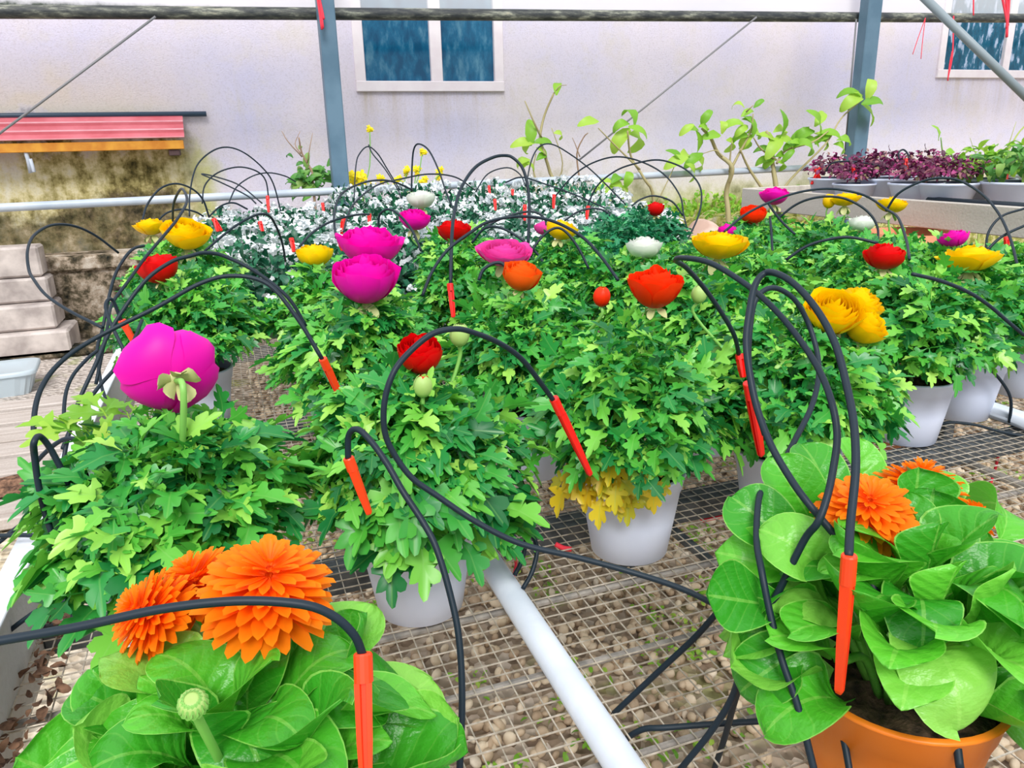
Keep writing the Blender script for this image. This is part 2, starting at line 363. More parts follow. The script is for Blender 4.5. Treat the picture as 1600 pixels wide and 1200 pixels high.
def tube(mb, P, r, n=8, mi=0, cap=True):
    P = np.asarray(P, float); k = len(P); r = np.full(k, r) if np.isscalar(r) else np.asarray(r)
    T = unit(np.gradient(P, axis=0)); u = np.cross(T[0], [0, 0, 1.]); u = unit(u) if np.linalg.norm(u) > 1e-3 else np.array([1., 0, 0]); V = []
    a = np.arange(n)*2*math.pi/n
    for i in range(k):
        u = unit(u - T[i]*(u@T[i])); w_ = np.cross(T[i], u)
        V.append(P[i] + r[i]*(np.outer(np.cos(a), u)+np.outer(np.sin(a), w_)))
    V = np.concatenate(V); i, j = np.meshgrid(np.arange(k-1), np.arange(n), indexing='ij'); i = i.ravel(); j = j.ravel(); j2 = (j+1) % n
    q = np.stack([i*n+j, (i+1)*n+j, (i+1)*n+j2, i*n+j2], 1); fs = [q]
    if cap: fs.append(np.stack([np.arange(n)[::1], ], 0)); fs.append(((k-1)*n+np.arange(n)[::-1])[None, :])
    mb.add(V, fs, None, mi); return mb
def lathe(mb, prof, n=40, c=(0, 0, 0), mi=0, wob=0, s=1):
    prof = np.asarray(prof, float); k = len(prof); a = np.arange(n)*2*math.pi/n
    V = np.stack([prof[:, 0][:, None]*np.cos(a), prof[:, 0][:, None]*np.sin(a), np.repeat(prof[:, 1][:, None], n, 1)], -1).reshape(-1, 3) + np.array(c)
    i, j = np.meshgrid(np.arange(k-1), np.arange(n), indexing='ij'); i = i.ravel(); j = j.ravel(); j2 = (j+1) % n
    mb.add(V, np.stack([i*n+j, i*n+j2, (i+1)*n+j2, (i+1)*n+j], 1), None, mi); return mb
def frames(d, nrm):
    y = unit(d); z = nrm - y*np.sum(nrm*y, -1, keepdims=True); z = unit(z); x = np.cross(y, z); return np.stack([x, y, z], -1)
def inst(mb, tpl, R, T, S, mi=0):
    """place a template many times; R (N,3,3) columns = axes"""
    v, f, uv = tpl; Nn = len(T); n = len(v); S = np.broadcast_to(np.asarray(S, float), (Nn,))
    V = np.einsum('nij,kj->nki', R, v)*S[:, None, None] + np.asarray(T)[:, None, :]
    fs = [(np.asarray(fa)[None] + (np.arange(Nn)*n)[:, None, None]).reshape(-1, np.asarray(fa).shape[1]) for fa in f]
    mb.add(V.reshape(-1, 3), fs, np.tile(uv, (Nn, 1)), mi)

# ------------------------------------------------------------------ leaves
def leaflet(cx, cy, ang, sc, r, fat=1.):
    half = [(.03, .02), (.05, .20), (.13, .33), (.27, .37), (.40, .44), (.45, .52), (.40, .58), (.27, .57), (.19, .60), (.27, .68), (.32, .79), (.29, .88), (.20, .90), (.12, .84), (.12, .96), (.07, 1.06)]
    pts = [(x*fat*(1+r.uniform(-.12, .12)), y*(1+r.uniform(-.05, .05))) for x, y in half] + [(0, 1.10)] + [(-x*fat*(1+r.uniform(-.12, .12)), y*(1+r.uniform(-.05, .05))) for x, y in half[::-1]]
    pts = np.array([(0, .52)] + [(0, 0)] + pts)*sc
    n = len(pts)-1
    f = np.array([[0, 1+i, 1+(i+1) % n] for i in range(n)])
    c, s = math.cos(ang), math.sin(ang); q = np.stack([pts[:, 0]*c+pts[:, 1]*s + cx, -pts[:, 0]*s+pts[:, 1]*c + cy], 1)
    lz = (np.abs(pts[:, 0])/sc)**1.3*.55*sc - (pts[:, 1]/sc)**2*.26*sc
    uv = np.stack([pts[:, 0]/sc/.5, np.clip(pts[:, 1]/sc, 0, 1)], 1)
    return q, lz, f, uv
def ran_leaf(seed, fat=1.):
    r = np.random.RandomState(seed); V = []; Fc = []; UV = []; n = 0
    for cx, cy, ang, sc in ((0, .24, 0, .78), (.02, .16, 1.0, .70), (-.02, .16, -1.0, .70)) + (((.06, .10, 1.95, .42), (-.06, .10, -1.95, .42)) if seed % 2 else ()):
        q, lz, f, uv = leaflet(cx, cy, ang+r.uniform(-.12, .12), sc*r.uniform(.9, 1.1), r, fat)
        d2 = q[:, 0]**2+q[:, 1]**2
        V.append(np.stack([q[:, 0], q[:, 1], lz - d2*.22 + np.abs(q[:, 0])*.10], 1)); Fc.append(f+n); UV.append(uv); n += len(q)
    # petiole
    pv = np.array([(-.022, -.55, -.20), (.022, -.55, -.20), (.02, .25, .0), (-.02, .25, .0)]); V.append(pv); UV.append(np.array([(.5, 0), (.5, 0), (.5, 1), (.5, 1)]))
    tri = np.concatenate(Fc); quad = np.array([[n, n+1, n+2, n+3]])
    return np.concatenate(V), [tri, quad], np.concatenate(UV)
RL = [ran_leaf(s, .80) for s in range(6)]; RLF = [ran_leaf(s+20, 1.0) for s in range(4)]
def broad_leaf(W=.5, curl=.5, fold=.35, wave=.06, seed=0, nu=9, ns=12, tip=.65):
    r = np.random.RandomState(seed); ph = r.uniform(0, 6, 3)
    V = []; UV = []
    for i in range(ns):
        s = 1-(1-i/(ns-1))**1.7
        w_ = W*.5*((.16+.9*np.sin(min(1, s/tip)*math.pi/2)**1.6) * (1 if s < tip else math.sqrt(max(0, 1-((s-tip)/(1-tip))**2)))) + .004
        a = curl*s*s*1.6; yy = math.sin(a)/(max(a, 1e-3))*s if a > 1e-3 else s; zz = -(1-math.cos(a))/max(a, 1e-3)*s if a > 1e-3 else 0
        for j in range(nu):
            u = -1+2*j/(nu-1)
            fo = fold*(1-.75*s*s); x = u*w_*math.cos(fo*abs(u)*.8)
            z = zz + w_*fo*abs(u)**1.6 + wave*abs(u)**2.5*math.sin(7.5*s+ph[0]+(2. if u > 0 else 0)) + .012*math.sin(9*s+ph[1])*u
            V.append((x, yy + wave*.4*abs(u)*math.sin(5*s+ph[2]), z)); UV.append((u, s))
    i, j = np.meshgrid(np.arange(ns-1), np.arange(nu-1), indexing='ij'); i = i.ravel(); j = j.ravel()
    q = np.stack([i*nu+j, i*nu+j+1, (i+1)*nu+j+1, (i+1)*nu+j], 1)
    return np.array(V), [q], np.array(UV)
CL = [broad_leaf(.70+.06*(i % 3), c, f, wv, i, 11, 16, .72) for i, (c, f, wv) in enumerate([(.4, .55, .05), (.8, .8, .08), (1.2, .5, .08), (.2, .95, .06), (.6, 1.1, .10), (1.6, .6, .10), (-.2, .7, .06), (.9, .35, .11), (-.5, .9, .08)])]
SL = [broad_leaf(.55, c, .3, .03, 40+i, 3, 5, .5) for i, c in enumerate((.3, .9, .6))]       # small plain leaves
EL = [broad_leaf(.42, c, .35, .03, 60+i, 5, 8, .42) for i, c in enumerate((.5, 1.0, 1.5))]   # pointed shrub leaves

def dome(nl, r, h, seed, size, tpls, mb=None, crown=.0, lo=.25, theta=1.75, flat=.0, mi=0, thr=None):
    """leaves covering a mound over the pot mouth (local origin = soil level)"""
    R_ = np.random.RandomState(seed); mb = mb or MB()
    k = R_.randint(0, len(tpls), nl); az = R_.uniform(0, 2*math.pi, nl); ct = R_.uniform(math.cos(theta), 1, nl); th = np.arccos(ct)
    rad = 1-(R_.uniform(0, 1, nl)**1.6)*(1-lo)
    lump = 1+.13*np.sin(3*az+seed)+.09*np.sin(5*az+2.1*seed+3*th)
    P = np.stack([np.sin(th)*np.cos(az)*r*rad*lump, np.sin(th)*np.sin(az)*r*rad*lump, crown + ct*h*rad*np.where(ct < 0, .35, 1)*(.9+.1*lump)], 1)
    out = np.stack([np.cos(az), np.sin(az), 0*az], 1)
    nrm = unit(np.stack([np.sin(th)*np.cos(az)*.8, np.sin(th)*np.sin(az)*.8, .75+.25*ct], 1) + R_.normal(0, .28, (nl, 3)))
    d = unit(out*(.35+np.sin(th))[:, None] + np.stack([0*az, 0*az, .60*ct-.06*th], 1) + R_.normal(0, .45, (nl, 3)))
    FR = frames(d, nrm); sz = size*R_.uniform(.65, 1.25, nl)*(.8+.2*rad)
    for t in range(len(tpls)):
        q = k == t
        if q.any(): inst(mb, tpls[t], FR[q], P[q], sz[q], mi)
    return mb
def petioles(mb, n, r, h, seed, mi=0, rad=.0016):
    R_ = np.random.RandomState(seed+99)
    for i in range(n):
        az = R_.uniform(0, 6.28); th = R_.uniform(.1, 1.35); e_ = np.array([math.sin(th)*math.cos(az)*r, math.sin(th)*math.sin(az)*r, math.cos(th)*h])*R_.uniform(.6, .95)
        b = np.array([math.cos(az)*.015, math.sin(az)*.015, 0]); c = (b+e_)/2+np.array([0, 0, .25*h])*math.sin(th)
        tube(mb, [b, b*.5+c*.5+np.array([0, 0, .01]), c*.4+e_*.6+np.array([0, 0, .012]), e_], rad, 4, mi, False)
    return mb
# ------------------------------------------------------------------ flowers
def petal_grid(Rr, H, A_, az, wid, z0, seed, ns=8, nu=9, flare=0., ruf=.05, r0=.0):
    r = np.random.RandomState(seed); ph = r.uniform(0, 6.3, 3); V = []; UV = []
    for i in range(ns):
        s = i/(ns-1); a = s*A_
        for j in range(nu):
            u = -1+2*j/(nu-1); edge = s*(1-.22*abs(u)**3)
            a = edge*A_
            rr = r0 + Rr*math.sin(a) + flare*Rr*edge**4; zz = z0 + H*(1-math.cos(a))/(1-math.cos(A_))*(1-.25*flare*edge**3)
            prof = (.30+.70*math.sin(min(1, s*1.25)*math.pi/2))
            da = u*wid*prof
            wv = 1 + ruf*math.sin(4.3*u+ph[0])*s*s + ruf*.6*math.sin(9*u+ph[1])*s**4
            V.append((rr*wv*math.cos(az+da), rr*wv*math.sin(az+da), zz*(1+ruf*.5*math.sin(5*u+ph[2])*s*s))); UV.append((u, s))
    i, j = np.meshgrid(np.arange(ns-1), np.arange(nu-1), indexing='ij'); i = i.ravel(); j = j.ravel()
    return np.array(V), [np.stack([i*nu+j, i*nu+j+1, (i+1)*nu+j+1, (i+1)*nu+j], 1)], np.array(UV)
def ran_flower(Rr, H, seed, opn=1., rings=8):
    """full double ranunculus; origin at the receptacle, z up the bloom"""
    mb = MB(); rr = np.random.RandomState(seed)
    for k in range(rings):
        f = 1-k/rings*.92; n = 6 if k < 5 else 4
        A_ = 1.80-.26*min(opn, 1)+.09*k; fl = .10*opn if k == 0 else (.04*opn if k == 1 else 0)
        zt_ = H*(.90+.07*math.sin(k/rings*1.5))*(1-.07*opn*(k < 2))
        for i in range(n):
            az = 2*math.pi*(i+.5*(k % 2)+rr.uniform(-.12, .12))/n + k*.35
            q = petal_grid(Rr*f*rr.uniform(.90, 1.04), zt_*rr.uniform(.88, 1.06), A_, az, math.pi/n*1.75, .001*k, rr.randint(1e6), flare=fl, ruf=.055)
            mb.add(q[0], q[1], q[2])
    return mb
def calyx(Rr, seed, n=5, droop=1., L_=.8):
    mb = MB(); rr = np.random.RandomState(seed); t = broad_leaf(.55, .3, .4, .04, seed, 5, 6, .55)
    az = np.arange(n)*2*math.pi/n + rr.uniform(-.2, .2, n)
    d = unit(np.stack([np.cos(az), np.sin(az), -droop*np.ones(n)+rr.uniform(-.3, .3, n)], 1)); nn = unit(np.stack([np.cos(az)*.7*droop, np.sin(az)*.7*droop, np.ones(n)], 1))
    inst(mb, t, frames(d, nn), np.zeros((n, 3)), Rr*L_*rr.uniform(.8, 1.15, n)); 
    lathe(mb, [(0, -.004), (.006, -.003), (.009, .003), (.006, .008)], 10)
    return mb
def bud_mesh(Rr, seed):
    mb = MB()
    for k in range(3):
        for i in range(5):
            q = petal_grid(Rr*(1-.2*k), Rr*2.3, 2.75, 2*math.pi*(i+.5*k)/5, .85, 0, seed+i+k*7, ruf=.03)
            mb.add(q[0], q[1], q[2], 0 if k == 0 else 1)
    return mb
def cal_flower(Rr, seed):
    mb = MB(); rr = np.random.RandomState(seed)
    v = []; uv = []
    for i in range(5):
        s = i/4
        for j in range(3):
            u = j-1; w_ = .125*(.35+.75*math.sin(min(1, s*1.3)*math.pi/2))*(1 if s < 1 else .55); v.append((u*w_, s*(1-.05*abs(u) if s == 1 else 1), .05*abs(u)-.04*s*s*s+(0 if s < 1 else .0))); uv.append((u, s))
    i, j = np.meshgrid(np.arange(4), np.arange(2), indexing='ij'); i = i.ravel(); j = j.ravel()
    t = (np.array(v), [np.stack([i*3+j, i*3+j+1, (i+1)*3+j+1, (i+1)*3+j], 1)], np.array(uv))
    for k, (n, ln, el) in enumerate([(24, 1.0, -.12), (26, .98, .04), (24, .92, .16), (22, .80, .28), (18, .64, .40), (16, .46, .60), (12, .30, .9)]):
        az = (np.arange(n)+.5*(k % 2))*2*math.pi/n + rr.uniform(-.08, .08, n); e_ = el + rr.uniform(-.10, .10, n)
        d = np.stack([np.cos(az)*np.cos(e_), np.sin(az)*np.cos(e_), np.sin(e_)], 1); nn = np.stack([-np.cos(az)*np.sin(e_), -np.sin(az)*np.sin(e_), np.cos(e_)], 1)+rr.normal(0, .12, (n, 3))
        inst(mb, t, frames(d, nn), d*.08*Rr + np.array([0, 0, .004*k*Rr/.035]), Rr*ln*rr.uniform(.9, 1.05, n))
    return mb
def orient(d, roll=0.):
    return Vector((0, 0, 1)).rotation_difference(Vector(d)).to_matrix().to_4x4() @ Matrix.Rotation(roll, 4, 'Z')
# ------------------------------------------------------------------ pots
def pot_mb(rt=.0725, rb=.053, h=.125, lip=.002):
    mb = MB(); w_ = .003
    def rad(z): return rb+(rt-rb)*z/h
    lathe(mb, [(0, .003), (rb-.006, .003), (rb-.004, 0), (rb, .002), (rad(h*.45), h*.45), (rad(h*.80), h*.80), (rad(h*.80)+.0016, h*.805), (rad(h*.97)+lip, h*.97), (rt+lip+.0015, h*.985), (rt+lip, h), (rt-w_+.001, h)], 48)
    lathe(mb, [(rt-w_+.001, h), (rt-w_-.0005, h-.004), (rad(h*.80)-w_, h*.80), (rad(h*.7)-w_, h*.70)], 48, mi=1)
    return mb
def soil_mb(r=.066, seed=0, h=0.):
    mb = MB(); rr = np.random.RandomState(seed); n = 28; k = 7; V = [(0, 0, .006)]
    for i in range(1, k+1):
        for j in range(n):
            a = 2*math.pi*j/n; V.append((r*i/k*math.cos(a), r*i/k*math.sin(a), rr.uniform(-.003, .005)*(i < k)))
    t = np.array([[0, 1+j, 1+(j+1) % n] for j in range(n)]); q = np.array([[1+i*n+j, 1+(i+1)*n+j, 1+(i+1)*n+(j+1) % n, 1+i*n+(j+1) % n] for i in range(k-1) for j in range(n)])
    mb.add(np.array(V)+np.array([0, 0, h]), [t, q]); return mb
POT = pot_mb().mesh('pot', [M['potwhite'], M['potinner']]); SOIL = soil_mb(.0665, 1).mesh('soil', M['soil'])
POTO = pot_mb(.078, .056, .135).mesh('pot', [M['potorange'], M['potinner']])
HB = .55       # bench level
# ------------------------------------------------------------------ SETTING
g = MB(); g.add([(-6, -2, 0), (9, -2, 0), (9, 5.6, 0), (-6, 5.6, 0)], np.array([[0, 1, 2, 3]])); tag(g.build('ground', M['ground'], smooth=False), kind='structure')
YW = 5.45
wins = [(.92, 1.93, 1.47, 2.35), (5.93, 7.5, 1.58, 2.6)]
wl = MB(); xs = [-5] + [v for a in wins for v in a[:2]] + [9.5]
for i in range(0, len(xs)-1):
    if i % 2 == 0: box(wl, xs[i], xs[i+1], YW, YW+.2, 0, 3.4)
for x0, x1, z0, z1 in wins: box(wl, x0, x1, YW, YW+.2, 0, z0); box(wl, x0, x1, YW, YW+.2, z1, 3.4)
tag(wl.build('wall_back', M['stucco'], smooth=False), kind='structure')
for i, (x0, x1, z0, z1) in enumerate(wins):
    rt = empty('window_%d' % (i+1), (x0, YW, z0), None, None); tag(rt, kind='structure')
    fr = MB(); f = .055; w_, h_ = x1-x0, z1-z0; mid = w_*(.535 if i == 0 else .50)
    for a in ((-.012, w_+.012, -.012, f), (-.012, w_+.012, h_-f, h_)): bbox(fr, a[0], a[1], -.025, .05, a[2], a[3], .004)
    for a in ((-.012, f), (mid-.04, mid+.04), (w_-f, w_+.012)): bbox(fr, a[0], a[1], -.02, .045, f-.002, h_-f+.002, .004)
    fr.build('window_frame', M['winframe'], rt, False)
    for a, b in ((f, mid-.04), (mid+.04, w_-f)):
        p = MB(); box(p, a-.004, b+.004, .012, .018, f-.004, h_-f+.004); p.build('glass_pane', M['glass2' if i else 'glass'], rt, False)
    rm = MB(); rm.add([(-.1, 1.2, -.3), (w_+.1, 1.2, -.3), (w_+.1, 1.2, h_+.2), (-.1, 1.2, h_+.2)], np.array([[0, 1, 2, 3]])); rm.build('dark_interior', M['room'], rt, False)
fn = empty('electric_fan', (1.66, YW+.34, 1.44), 'wire-guarded electric fan standing behind the right pane of the window', 'fan')
fm = MB()
for k in range(14):
    a = k*math.pi/14; fm_p = [(.17*math.cos(a)*s, -.03*(1-s*s), .09+.17*math.sin(a)*s) for s in np.linspace(-1, 1, 9)]; tube(fm, fm_p, .0022, 4)
for r0 in (.06, .12, .17): tube(fm, [(r0*math.cos(t), -.03*(1-(r0/.17)**2), .09+r0*math.sin(t)) for t in np.linspace(0, 6.283, 30)], .003, 4)
fm.build('fan_guard', M['fan'], fn)
fb = MB(); tube(fb, [(0, .03, -1.44), (0, .03, .02)], .012, 8); tube(fb, [(0, .0, .09), (0, .09, .09)], .045, 12); lathe(fb, [(0, .02), (.16, .015), (.17, 0), (0, 0)], 20, (0, .03, -1.44)); fb.build('fan_stand', M['fan'], fn)
pl = MB(); bbox(pl, -5, 9.5, 5.20, YW, 0, .50, .02); bbox(pl, -5, 9.5, 5.17, YW, .44, .53, .015)
tag(pl.build('trim_1', M['plinth'], smooth=False), kind='structure')
kb = MB(); bbox(kb, -5, -.2, 4.84, 4.96, 0, .06, .015); bbox(kb, -5, -.2, 4.96, 5.2, 0, .03, .01); tag(kb.build('trim_2', M['plinth'], smooth=False), kind='structure')
# ------------------------------------------------------------------ white drip line stakes etc. come later; big frame first
def frame_thing(name, label, cat, mb, m, group=None): return tag(mb.build(name, m, smooth=True), label, cat, group)
YF = 4.6
for px0, py0, px1, py1, lab in ((533, 298, 507, 0, 'blue-grey square steel post left of the central window'), (1335, 258, 1362, 0, 'blue-grey square steel post at the right behind the leafy green shrub')):
    a = A(px0, py0, YF); mb = MB(); hw = .045 if px0 < 900 else .06; xx = a[0]
    bbox(mb, xx-hw, xx+hw, YF-.045, YF+.045, 0, 2.6, .006)
    o = tag(mb.build('steel_post', M['bluepost'], smooth=False), lab, 'post')
za = A(0, 15, YF)[2]; zb = A(1600, 22, YF)[2]
zt = lambda x: 1.775 + (x+.9)*(1.93-1.775)/6.7
mb = MB(); tube(mb, spline([(x, YF+.10, zt(x)) for x in np.linspace(-3, 8, 12)], 3), .032, 14); frame_thing('roof_pipe', 'dirty moss-stained horizontal pipe running along the top of the picture', 'pipe', mb, M['beam'])
mb = MB(); nx = 60
xx = np.linspace(-3, 8, nx); Vf = []
for x in xx:
    for z in np.linspace(0, 1, 8): Vf.append((x, YF+.155+.01*math.sin(x*3+z*4), zt(x)+.0+z*.6))
i, j = np.meshgrid(np.arange(nx-1), np.arange(7), indexing='ij'); i = i.ravel(); j = j.ravel()
mb.add(Vf, np.stack([i*8+j, i*8+j+1, (i+1)*8+j+1, (i+1)*8+j], 1)); frame_thing('plastic_film', 'milky plastic greenhouse film rolled down to the stained top pipe', 'plastic film', mb, M['film'])
zr = lambda x: .862 + (x+1.07)*(.905-.862)/5.7
mb = MB(); tube(mb, [(x, YF-.09, zr(x)) for x in np.linspace(-3, 8, 12)], .021, 12); frame_thing('rail_pipe', 'grey horizontal rail pipe crossing behind all the flowers', 'pipe', mb, M['rail'])
def rod(name, p, q, r, m, lab, cat, n=8): mb = MB(); tube(mb, [p, q], r, n); return frame_thing(name, lab, cat, mb, m)
rod('brace_cable', A(-60, 253, YF+.02), A(243, 26, YF+.02), .006, M['cable'], 'thin diagonal brace cable crossing above the red roof at the left', 'cable')
rod('brace_cable', A(905, 250, YF+.02), A(1182, 27, YF+.02), .006, M['cable'], 'thin diagonal brace cable right of the central window', 'cable')
rod('hanging_cable', A(1338, 30, YF+.06), A(1319, 252, YF+.06), .006, M['cable'], 'thin vertical cable hanging beside the right-hand steel post', 'cable')
rod('brace_pipe', D(1425, -22, 3.2), D(1640, 187, 3.2), .017, M['diag'], 'thick grey diagonal brace pipe in the upper right corner', 'pipe', 10)
# ------------------------------------------------------------------ red roofed ledge on the wall
aw = empty('wall_canopy', (-1.9, YW, 1.15), 'faded red corrugated sheet canopy on an orange wooden batten', 'canopy')
mb = MB(); n = 25; prof = []
for k in range(n):
    s = k/(n-1); ridge = .010 if (k % 8) in (0, 1) else 0; prof.append((-.02-.20*s-ridge, .175-.145*s+ridge))
V = []; 
for x in (0, .9, 1.72): 
    for y, z in prof: V.append((x, y, z))
q = [[i*n+k, (i+1)*n+k, (i+1)*n+k+1, i*n+k+1] for i in range(2) for k in range(n-1)]
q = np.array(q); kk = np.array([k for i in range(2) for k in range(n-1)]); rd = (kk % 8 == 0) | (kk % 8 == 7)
mb.add(V, q[~rd]); mb.f.append(q[rd]); mb.mi.append(np.full(rd.sum(), 1)); o = mb.build('corrugated_sheet', [M['redroof'], M['ridgehighlight']], aw, False)
sm = o.modifiers.new('thick', 'SOLIDIFY'); sm.thickness = .004
mb = MB(); bbox(mb, 0, 1.71, -.215, -.175, -.028, .022, .003); mb.build('front_batten', M['batten'], aw, False)
mb = MB(); bbox(mb, 1.62, 1.68, -.20, -.005, -.065, -.029, .003); mb.build('bracket_arm', M['darkwood'], aw, False)
mb = MB(); bbox(mb, .4, .44, -.17, -.005, -.03, .02, .003); mb.build('bracket_arm', M['darkwood'], aw, False)
mb = MB(); tube(mb, [(-.3, -.03, .178), (1.86, -.03, .178)], .016, 10); mb.build('blue_pipe', M['bluepipe'], aw)
mb = MB(); tube(mb, [A(37, 227, 5.25), A(44, 250, 5.26), A(48, 270, 5.27), A(53, 268, 5.27), A(47, 248, 5.26)], .012, 6); frame_thing('hanging_strap', 'pale strap hanging below the red canopy at the left edge', 'strap', mb, M['pvc'])
# ------------------------------------------------------------------ stone blocks, planks, tray at the left
for i, (x1, z0, z1, y0, lab) in enumerate(((-1.02, .45, .62, 5.0, 'top'), (-1.0, .31, .445, 4.98, 'second from the top'), (-.98, .165, .305, 4.90, 'third from the top'), (-.92, .02, .16, 4.84, 'lowest'))):
    mb = MB(); bbox(mb, -1.9, x1, y0, 5.165, z0, z1, .012); 
    tag(mb.build('stone_block', M['stone'], smooth=False), 'pale weathered stone block, %s of the stack by the wall' % lab, 'stone block', 'stacked stone blocks at the left edge')
for i, (ya, yb, lab) in enumerate(((640, 628, 'farthest from the camera'), (662, 645, 'second of the plank row from the wall'), (690, 668, 'third of the plank row from the wall'), (712, 693, 'fourth of the plank row from the wall'), (742, 718, 'fifth of the plank row, just before the bare soil'), (812, 785, 'nearest, on its own below the bare soil'))):
    p = G(0, ya, .05); q = G(0, yb, .05); mb = MB(); bbox(mb, -2.0, -.35 if i < 5 else -.30, p[1], q[1], .012, .05, .004)
    o = tag(mb.build('wooden_plank', M['plank'], smooth=False), 'pale wooden plank on the ground, ' + lab, 'plank', 'planks laid on the ground at the left'); o.rotation_euler = (0, 0, 0)
mb = MB(); nn = 60; rr = np.random.RandomState(3)
c0 = G(30, 758, 0)
V = []; k = 14
for a in range(k):
    for b in range(k): V.append((c0[0]-.5+1.1*a/(k-1), c0[1]-.12+.24*b/(k-1), .002+.035*math.sin(math.pi*a/(k-1))*math.sin(math.pi*b/(k-1))+rr.uniform(0, .012)))
q = [[a*k+b, (a+1)*k+b, (a+1)*k+b+1, a*k+b+1] for a in range(k-1) for b in range(k-1)]
mb.add(V, np.array(q)); tag(mb.build('bare_soil', M['debris']), 'strip of dark brown bare soil between the pale planks', 'soil', kind='stuff')
# milky plastic crate
pc = G(5, 622, 0); tb = empty('plastic_tray', (pc[0]-.08, pc[1]+.12, 0), 'translucent milky plastic tray with a lid by the left edge', 'tray', rz=.1)
mb = MB(); V = []; ring = []
for z, s in ((.0, .80), (.10, .95)):
    for k in range(32):
        a = 2*math.pi*k/32; c_, s_ = math.cos(a), math.sin(a); e_ = .28; x = np.sign(c_)*abs(c_)**e_*.22*s; y = np.sign(s_)*abs(s_)**e_*.15*s; rib = 1+(.02 if k % 2 else 0); V.append((x*rib, y*rib, z))
mb.add(V, [np.array([[k, (k+1) % 32, 32+(k+1) % 32, 32+k] for k in range(32)]), np.arange(32)[::-1][None]]); mb.build('tray_body', M['traybox'], tb, False)
mb = MB(); V = []
for z, s in ((.10, 1.02), (.118, 1.03), (.122, .97), (.112, .80)):
    for k in range(32):
        a = 2*math.pi*k/32; c_, s_ = math.cos(a), math.sin(a); e_ = .28; V.append((np.sign(c_)*abs(c_)**e_*.22*s, np.sign(s_)*abs(s_)**e_*.15*s, z))
mb.add(V, [np.array([[r*32+k, r*32+(k+1) % 32, (r+1)*32+(k+1) % 32, (r+1)*32+k] for r in range(3) for k in range(32)]), (96+np.arange(32))[None]]); mb.build('tray_lid', M['traybox'], tb)
# ------------------------------------------------------------------ gravel
def ico():
    t = (1+5**.5)/2; v = [(-1, t, 0), (1, t, 0), (-1, -t, 0), (1, -t, 0), (0, -1, t), (0, 1, t), (0, -1, -t), (0, 1, -t), (t, 0, -1), (t, 0, 1), (-t, 0, -1), (-t, 0, 1)]
    f = [(0, 11, 5), (0, 5, 1), (0, 1, 7), (0, 7, 10), (0, 10, 11), (1, 5, 9), (5, 11, 4), (11, 10, 2), (10, 7, 6), (7, 1, 8), (3, 9, 4), (3, 4, 2), (3, 2, 6), (3, 6, 8), (3, 8, 9), (4, 9, 5), (2, 4, 11), (6, 2, 10), (8, 6, 7), (9, 8, 1)]
    v = [np.array(p)/np.linalg.norm(p) for p in v]; c = {}; nf = []
    def md(a, b):
        k = (min(a, b), max(a, b))
        if k not in c: p = v[a]+v[b]; c[k] = len(v); v.append(p/np.linalg.norm(p))
        return c[k]
    for a, b, d in f: x, y, z = md(a, b), md(b, d), md(d, a); nf += [(a, x, z), (b, y, x), (d, z, y), (x, y, z)]
    return np.array(v), [np.array(nf)], np.zeros((len(v), 2))
ICO = ico()
def rnd_rot(n, R_):
    q = unit(R_.normal(size=(n, 4))); a, b, c, d = q.T
    return np.stack([np.stack([1-2*(c*c+d*d), 2*(b*c-a*d), 2*(b*d+a*c)], -1), np.stack([2*(b*c+a*d), 1-2*(b*b+d*d), 2*(c*d-a*b)], -1), np.stack([2*(b*d-a*c), 2*(c*d+a*b), 1-2*(b*b+c*c)], -1)], -2)
R_ = np.random.RandomState(5); mb = MB(); nst = 15000
for k in range(5):
    t = ICO[0]*(1+R_.normal(0, .06, (42, 1)))*np.array([1, R_.uniform(.7, .9), R_.uniform(.5, .7)]); n = nst//5
    T = np.stack([R_.uniform(.0, 3.4, n), R_.uniform(.5, 4.4, n), R_.uniform(.0, .02, n)], 1)
    RR = rnd_rot(n, R_)
    inst(mb, (t, ICO[1], ICO[2]), RR, T, R_.uniform(.009, .017, n))
tag(mb.build('gravel', M['pebble']), 'brown and cream pebbles covering the ground under the bench', 'gravel', kind='stuff')
mb = MB(); n = 420; C0 = np.stack([R_.uniform(.1, 3.0, n), R_.uniform(.6, 3.6, n), np.full(n, .022)], 1)
C1 = (C0[:, None]+R_.normal(0, .022, (n, 14, 3))*np.array([1, 1, .25])).reshape(-1, 3); C1[:, 2] = np.maximum(C1[:, 2], .02)
nn = len(C1); inst(mb, SL[0], frames(R_.normal(size=(nn, 3))*[1, 1, .3], np.array([[0, 0, 1.]])+R_.normal(0, .4, (nn, 3))), C1, R_.uniform(.010, .020, nn))
tag(mb.build('ground_weeds', M['leaflime']), 'tiny green weeds sprouting between the pebbles under the bench', 'weeds', kind='stuff')
# ------------------------------------------------------------------ the bench
BX0, BX1, BY0, BY1 = -.275, 2.02, -.25, 4.42
bn = empty('plant_bench', (0, 0, 0), 'wire mesh growing bench with a grey board edge holding all the potted flowers', 'bench')
mb = MB(); wr = .00065; sp = .020
def wires(mb, axis, a0, a1, b0, b1, z, sp, r):
    c = np.arange(b0, b1, sp); k = len(c); u = np.array([(-r, -r), (r, -r), (r, r), (-r, r)])
    V = np.zeros((k, 2, 4, 3))
    for e_, av in enumerate((a0, a1)):
        V[:, e_, :, axis] = av; V[:, e_, :, 1-axis] = c[:, None]+u[:, 0][None]; V[:, e_, :, 2] = z+u[:, 1][None]
    q = np.array([[0, 1, 5, 4], [1, 2, 6, 5], [2, 3, 7, 6], [3, 0, 4, 7]]); mb.add(V.reshape(-1, 3), (q[None]+(np.arange(k)*8)[:, None, None]).reshape(-1, 4))
